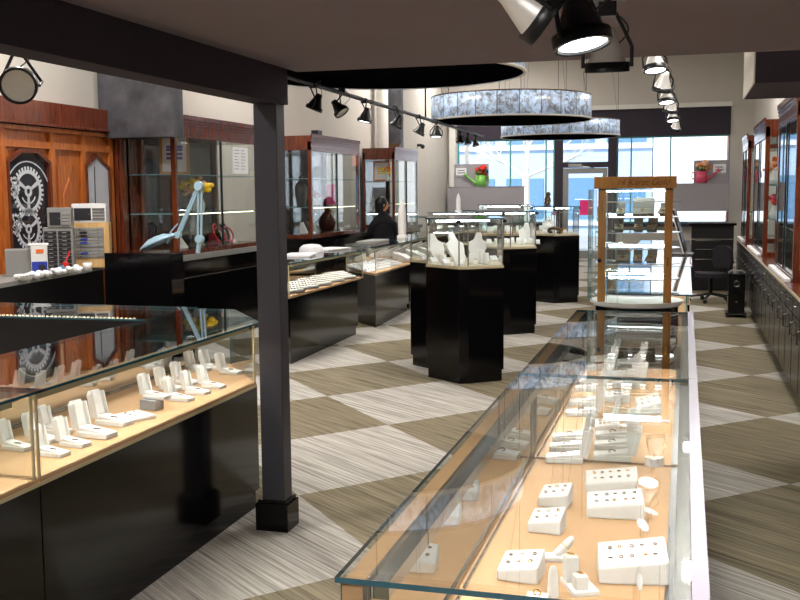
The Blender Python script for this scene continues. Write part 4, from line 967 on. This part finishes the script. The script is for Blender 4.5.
MB().torus((0, -.16, .43), .035, .005, 20, 6, (0, 1, 0)).build('badge_ring', 'steel', t)
MB().cyl((0, -.16, .2), (0, -.165, .2), .01).build('power_button', 'steel', t)
MB().box(-.13, .13, -.18, .18, .045, .06).build('stand', 'black_metal', t)
for x in (-.11, .11):
    for y_ in (-.16, .16): MB().cyl((x-.012, y_, .022), (x+.012, y_, .022), .022, n=12).build('caster', 'black_metal', t)
o = MB().tube([(-.1, -.1, .0), (-.06, -.12, .03), (0, -.1, .02), (.05, -.14, .03), (.1, -.1, .0)], .01).build('coiled_cable', 'plastic_grey', loc=(.645, 13.6, .57)); tag(o, 'coiled grey cable on top of the black computer tower', 'cable')

# ------------------------------------------------------------------ person
def person():
    t = thing('person', 'person with dark hair in a black jacket facing the tall cabinets', 'person', (-4.5, 15.0, 0), R_(25))
    V = [(0, 0, .86), (0, .0, 1.0), (0, -.01, 1.15), (0, 0, 1.24), (0, .015, 1.30), (0, .02, 1.345),
         (-.09, 0, .83), (-.1, .02, .46), (-.1, -.01, .08), (-.1, .12, .04), (.09, 0, .83), (.1, .02, .46), (.1, -.01, .08), (.1, .12, .04),
         (-.13, 0, 1.17), (-.19, .02, .98), (-.15, .2, .97), (-.12, .27, .98), (.13, 0, 1.17), (.19, .02, .98), (.15, .2, .97), (.12, .27, .98)]
    E = [(0, 1), (1, 2), (2, 3), (3, 4), (4, 5), (0, 6), (6, 7), (7, 8), (8, 9), (0, 10), (10, 11), (11, 12), (12, 13), (3, 14), (14, 15), (15, 16), (16, 17), (3, 18), (18, 19), (19, 20), (20, 21)]
    Rr = [.18, .18, .19, .12, .07, .055, .1, .065, .045, .04, .1, .065, .045, .04, .095, .08, .055, .04, .095, .08, .055, .04]
    me = bpy.data.meshes.new('body'); me.from_pydata(V, E, []); o = bpy.data.objects.new('body', me); COL.objects.link(o); o.parent = t
    me.materials.append(M['jacket'])
    sk = o.modifiers.new('skin', 'SKIN'); sk.use_smooth_shade = True
    for i, v in enumerate(me.skin_vertices[0].data):
        v.radius = (Rr[i], Rr[i]*(.7 if i < 4 else 1)); v.use_root = (i == 0)
    ss = o.modifiers.new('sub', 'SUBSURF'); ss.levels = ss.render_levels = 2
    h = MB(); T = Matrix.Translation((0, .04, 1.43)) @ Matrix.Rotation(R_(-85), 4, 'Z')
    h.ball((0, 0, 0), .085, 1.28, 16, T=T @ Matrix.Diagonal((.88, 1.05, 1, 1)))
    h.prism([(-.012, 0), (.012, 0), (0, .03)], -.03, .01, T=T @ Matrix.Translation((0, .085, 0)))
    h.ball((-.075, 0, 0), .02, 1.3, 6, T=T).ball((.075, 0, 0), .02, 1.3, 6, T=T)
    h.ball((-.03, .085, .012), .012, .6, 6, T=T, mi=1).ball((.03, .085, .012), .012, .6, 6, T=T, mi=1).ball((0, .083, -.05), .02, .35, 6, T=T, mi=2)
    h.cyl((0, .02, 1.28), (0, .03, 1.38), .045).build('head', ['skin', 'hair', 'flower_red'], t)
    hr = MB(); hr.ball((0, -.022, .022), .1, 1.15, 16, T=T @ Matrix.Diagonal((.95, 1.0, 1, 1)))
    for k in range(9):
        a = R_(180+k*22.5); hr.cyl(T @ Vector((.075*math.cos(a), .07*math.sin(a)-.02, .03)), T @ Vector((.07*math.cos(a), .06*math.sin(a)-.03, -.13)), .03, .018, 8)
    hr.build('hair', 'hair', t)
    cl_ = MB().lathe([(.065, 1.27), (.06, 1.31), (.05, 1.325)], 20).build('collar', 'jacket', t)
    for sx, (x, y_, z) in ((-1, (-.12, .27, .98)), (1, (.12, .27, .98))):
        hm = MB().ball((x, y_+.04, z), .035, .6, 8)
        for f_, ln_ in enumerate((.06, .07, .065, .05)): hm.cyl((x-.022+f_*.015, y_+.065, z), (x-.024+f_*.016, y_+.065+ln_, z-.015), .008, .006, 6)
        hm.cyl((x-sx*.025, y_+.04, z), (x-sx*.05, y_+.08, z-.005), .009, .007, 6)
        hm.build('hand', 'skin', t)
person()

# ------------------------------------------------------------------ ring chandeliers
def chandelier(cx, cy, r, z0, hgt, label, wires):
    t = thing('ring_chandelier', label, 'chandelier', (cx, cy, z0), 0, 'stone ring chandeliers')
    n = 96; vs = []; fs = []; 
    me = bpy.data.meshes.new('stone_band')
    for k in range(n):
        a = 2*math.pi*k/n
        vs += [(r*math.cos(a), r*math.sin(a), .02), (r*math.cos(a), r*math.sin(a), hgt)]
    for k in range(n): fs.append((2*k, 2*((k+1) % n), 2*((k+1) % n)+1, 2*k+1))
    me.from_pydata(vs, [], fs); uv = me.uv_layers.new(name='UVMap')
    for p_ in me.polygons:
        k = p_.index
        for li, (uu, vv) in zip(p_.loop_indices, ((k/n, 0), ((k+1)/n, 0), ((k+1)/n, 1), (k/n, 1))): uv.data[li].uv = (uu, vv)
        p_.use_smooth = True
    me.materials.append(M['alabaster']); o = bpy.data.objects.new('stone_band', me); COL.objects.link(o); o.parent = t
    so = o.modifiers.new('s', 'SOLIDIFY'); so.thickness = .02
    MB().lathe([(r+.012, .02), (r+.012, 0), (r-.01, -.002), (r-.012, .0)], 96).build('bottom_rim', 'white_trim', t)
    MB().lathe([(.001, .006), (r-.012, .006), (r-.012, .02), (.001, .02)], 96).build('soffit_disc', 'black_velvet', t)
    MB().torus((0, 0, hgt), r, .008, 96, 6).build('top_rim', 'bronze', t)
    for a in wires:
        x, y_ = (r-.03)*math.cos(a), (r-.03)*math.sin(a)
        MB().cyl((x, y_, .02), (x*1.0, y_*1.0, 4.9-z0), .0035, n=6).build('suspension_wire', 'black_metal', t)
        MB().cyl((x, y_, hgt), (x*.75, y_*.75, 4.9-z0), .0025, n=6).build('stay_wire', 'black_metal', t)
chandelier(-2.45, 8.3, 1.16, 2.6, .3, 'nearest stone ring chandelier mostly hidden by the low ceiling', [0.2, 1.6, 3.2, 4.9])
chandelier(-2.38, 14.2, 1.11, 2.6, .33, 'middle stone ring chandelier of glowing veined panels', [-.2, .9, 1.9, 2.9, 4.0, 5.0])
chandelier(-2.22, 18.6, 1.06, 2.59, .28, 'farthest stone ring chandelier close to the window header', [0, 1.2, 2.4, 3.6, 4.8])

# ------------------------------------------------------------------ spotlights
def spotlight(loc, aim, r, label, group, zc, lit=True, house='black_metal', power=0, yaw=0, bell='black_metal', angle=70):
    """loc = lens centre; zc = height of the track or ceiling it hangs from"""
    t = thing('track_spotlight', label, 'spotlight', loc, 0, group)
    q = Vector(aim).normalized(); T = q.to_track_quat('-Z', 'Y').to_matrix().to_4x4()
    MB().lathe([(r, 0), (r, r*.42), (r*.9, r*.42), (r*.86, .0), (r*.86, -.001), (r, -.001)], 28, T=T).build('bezel', house, t)
    MB().lathe([(.001, r*.12), (r*.84, r*.08)], 28, T=T).build('lens', 'lens_lit' if lit else 'reflector', t)
    MB().lathe([(r*.85, r*.42), (r*.7, r*.8), (r*.42, r*1.5), (r*.38, r*1.9), (.001, r*1.95)], 24, T=T).build('housing', bell, t)
    yk = MB()
    for s_ in (-1, 1):
        p0 = T @ Vector((s_*r*1.08, 0, r*.2)); p1 = T @ Vector((s_*r*1.08, 0, r*1.1)); p2 = Vector((s_*r*.35, 0, r*2.6)); 
        yk.tube([p0, p1, p2], r*.09, 6)
    yk.tube([(-r*.35, 0, r*2.6), (r*.35, 0, r*2.6)], r*.09, 6)
    yk.build('yoke', house, t)
    MB().cyl((0, 0, r*2.5), (0, 0, zc-loc[2]), r*.16, n=10).build('stem', house, t)
    MB().box(-r*.4, r*.4, -r*.25, r*.25, r*2.45, r*3.1).build('transformer', house, t, bevel=r*.04)
    cb = [(r*.9*math.sin(k/8*math.pi), r*.1*k, r*(.9+2*k/8)) for k in range(9)]
    MB().tube(cb, r*.035, 6).build('cable', 'black_metal', t)
    if power:
        light('SPOT', 'spot_lamp', Vector(loc)+q*.02, power, aim, (1, .96, .9), r*.7, angle=angle)
    return t
GS = 'near spotlights under the low ceiling'
spotlight(aty(583, 46, 2.2), (.2, -.14, -1), .063, 'large lit black spotlight closest to the camera under the low ceiling', GS, 2.2, power=26, angle=110)
spotlight(aty(607, 72, 2.75), (0, .1, -1), .058, 'black spotlight hanging behind the large lit one', GS, 2.2, power=22, bell='reflector', angle=110)
spotlight(aty(548, 18, 2.0), (.9, .35, -.62), .062, 'black spotlight seen from the side and cut by the top edge', GS, 2.19, lit=False, bell='reflector')
spotlight(aty(18, 86, 2.95), (.5, -1, -.35), .062, 'silver faced black spotlight at the upper left corner', 'spotlight under the beam', 2.19, lit=False, bell='reflector')
tag(MB().box(-.3, -.18, 1.6, 3.1, 2.17, 2.2).build('track_rail', 'black_metal'), 'short black track on the low ceiling over the near spotlights', 'track')
tag(MB().box(-2.17, -2.05, 2.6, 3.3, 2.16, 2.19).box(-2.05, -1.9, 2.9, 3.0, 2.16, 2.19).build('track_rail', 'black_metal'), 'short black track beside the beam at the upper left', 'track')
# left track
def proj_u(p):
    c = CAM.transposed() @ (Vector(p)-Vector((0, 0, EYE))); return 400+FPX*c.x/-c.z, 300-FPX*c.y/-c.z
def on_track(a, b, u, v):
    lo, hi = 0.0, 1.0
    up = proj_u(b)[0] > proj_u(a)[0]
    for _ in range(40):
        m_ = (lo+hi)/2; uu = proj_u(a+(b-a)*m_)[0]
        if (uu < u) == up: lo = m_
        else: hi = m_
    p = a+(b-a)*lo; z = aty(u, v, p.y).z
    return (p.x, p.y, z)
a, b = Vector((-3.05, 6.3, 2.55)), Vector((-3.2, 16.4, 2.52))
tag(MB().cyl(a, b, .022, n=6).build('track_rail', 'black_metal'), 'long dark track with spotlights running along the left side', 'track')
for i, (u, v, yy) in enumerate([(313, 110, 8.5), (342, 113, 9.3), (364, 122, 10.1), (395, 127, 11.3), (418, 134, 12.6), (436, 137, 13.6), (460, 143, 14.9), (468, 144, 15.6), (476, 146, 16.2)]):
    q = on_track(a, b, u, v); dx = [-.4, .8, -.2, -.5, -.5, 0, 0, .2, .3][i]
    spotlight(q, (dx, -.1, -1), .075 if i < 6 else .055, 'spotlight on the long left track, %s from the near end' % ['first', 'second, tilted away', 'third', 'fourth', 'fifth', 'sixth', 'seventh', 'eighth', 'ninth'][i], 'spotlights on the long left track', 2.53, lit=(i not in (1, 6, 7, 8)), power=20 if i in (0, 2, 4) else 0)
tag(MB().cyl((-3.12, 8.5, 2.55), (-3.12, 8.5, 4.9), .012, n=6).build('track_hanger', 'black_metal'), 'thin rod carrying the near part of the left track', 'rod', 'rods carrying the left track')
tag(MB().cyl((-3.15, 12.4, 2.53), (-3.15, 12.4, 4.9), .012, n=6).build('track_hanger', 'black_metal'), 'thin rod carrying the far part of the left track', 'rod', 'rods carrying the left track')
# centre track
tag(MB().cyl((-.24, 5.2, 2.66), (-.16, 18, 2.66), .02, n=6).build('track_rail', 'black_metal'), 'long track with silver spotlights down the middle of the shop', 'track')
for i, (u, v, yy) in enumerate([(656, 71, 7.2), (662, 91, 8.7), (667, 103, 10.2), (670, 112, 11.8), (673, 121, 13.6), (675, 130, 15.6)]):
    q = on_track(Vector((-.24, 5.2, 2.66)), Vector((-.16, 18, 2.66)), u, v)
    spotlight(q, ((-.2, .3, -1) if i % 2 else (.1, -.2, -1)), .085, 'silver lit spotlight on the middle track, %s from the camera' % lab[i], 'silver spotlights on the middle track', 2.66, house='black_metal', bell='reflector', power=32 if i in (0, 2, 4) else 0, angle=95)
for i, (x, y) in enumerate([(-.12, 6.9), (-.06, 7.1), (-.3, 8.2), (-.02, 7.3)]):
    tag(MB().cyl((x, y, 2.66), (x, y, 4.9), .005, n=6).build('hanger_wire', 'black_metal'), 'thin wire rising from the middle track to the ceiling', 'wire', 'wires above the middle track')
# security camera
t = thing('security_camera', 'small dark dome camera on the far left wall', 'camera', aty(432, 145, 21.5)); t.location.x = XW+.1
MB().cyl((-.1, 0, 0), (0, 0, 0), .03).ball((.02, 0, -.03), .05, 1, 8).build('dome', 'plastic_dark', t)
tag(MB().box(-.1, .1, -.04, .04, 0, .07).build('metal_lettering', 'bronze', loc=(-5.1, 17.8, 2.432)), 'small dark metal ornament on top of the third tall cabinet', 'ornament')
tag(MB().box(-.05, .05, -.09, .09, 0, .08).build('black_box', 'black_metal', loc=(-5.1, 13.75, 2.432)), 'little black box on top of the second tall cabinet', 'box')
# letters on the window pane
text('lettering_x', 'ring display', .09, None, (0, 0, 0), (0, 0, 0), 'grey_panel') if False else None

# ------------------------------------------------------------------ street outside
struct('ground', MB().box(-40, 40, YB+.3, 60, -.15, -.05), 'asphalt')
def building(name, label, x0, x1, y0, h, m, rows, cols, wm='facade_window', z0=-.05):
    t = thing(name, label, 'building', (0, 0, 0))
    MB().box(x0, x1, y0, y0+6, z0, h).build('wall', m, t)
    for z in rows:
        MB().box(x0, x1, y0-.12, y0, z-.25, z-.1).build('ledge', 'facade_white', t)
        wdt = (x1-x0)/cols
        for c_ in range(cols):
            MB().box(x0+c_*wdt+wdt*.12, x0+(c_+1)*wdt-wdt*.12, y0-.05, y0, z, z+1.5).build('window', wm, t)
building('building', 'pale blue facade seen through the window left of the door', -16, -1.2, 38, 7, 'facade_blue', (.6, 3.4), 8)
building('building', 'white facade seen through the window right of the door', -1.1, 1.3, 36, 8, 'facade_white', (5.5,), 2)
building('building', 'red brick facade behind the pink watering can', 1.35, 2.4, 37, 3.6, 'brick_red', (1.1,), 1)
building('building', 'white rendered building at the right edge of the window', 2.45, 12, 36.5, 8, 'facade_white', (6,), 3)
def tree(loc, seed, label):
    rr = random.Random(seed); mb = MB()
    def br(p, d, l, r, n):
        e = p+d*l; mb.cyl(p, e, r, r*.75, 6)
        if n == 0: return
        for k in range(3):
            nd = (d+Vector((rr.uniform(-.8, .8), rr.uniform(-.4, .4), rr.uniform(-.1, .5)))).normalized(); br(e, nd, l*rr.uniform(.55, .8), r*.55, n-1)
    t = thing('bare_tree', label, 'tree', loc)
    mb.cyl((0, 0, 0), (0, 0, 2.1), .13, .11, 10); br(Vector((0, 0, 2.0)), Vector((.1, 0, 1)), .6, .07, 5); br(Vector((0, 0, 2.1)), Vector((-.8, 0, .5)).normalized(), .7, .05, 5); br(Vector((0, 0, 2.1)), Vector((.9, 0, .35)).normalized(), .7, .05, 5)
    mb.build('trunk_and_branches', 'bark_pale', t)
q = aty(526, 190, 30); tree((q.x, 30, -.05), 3, 'bare pale tree on the street between the window mullions')
q = aty(462, 190, 31); tree((q.x-.6, 31, -.05), 8, 'bare pale tree on the street at the left window edge')
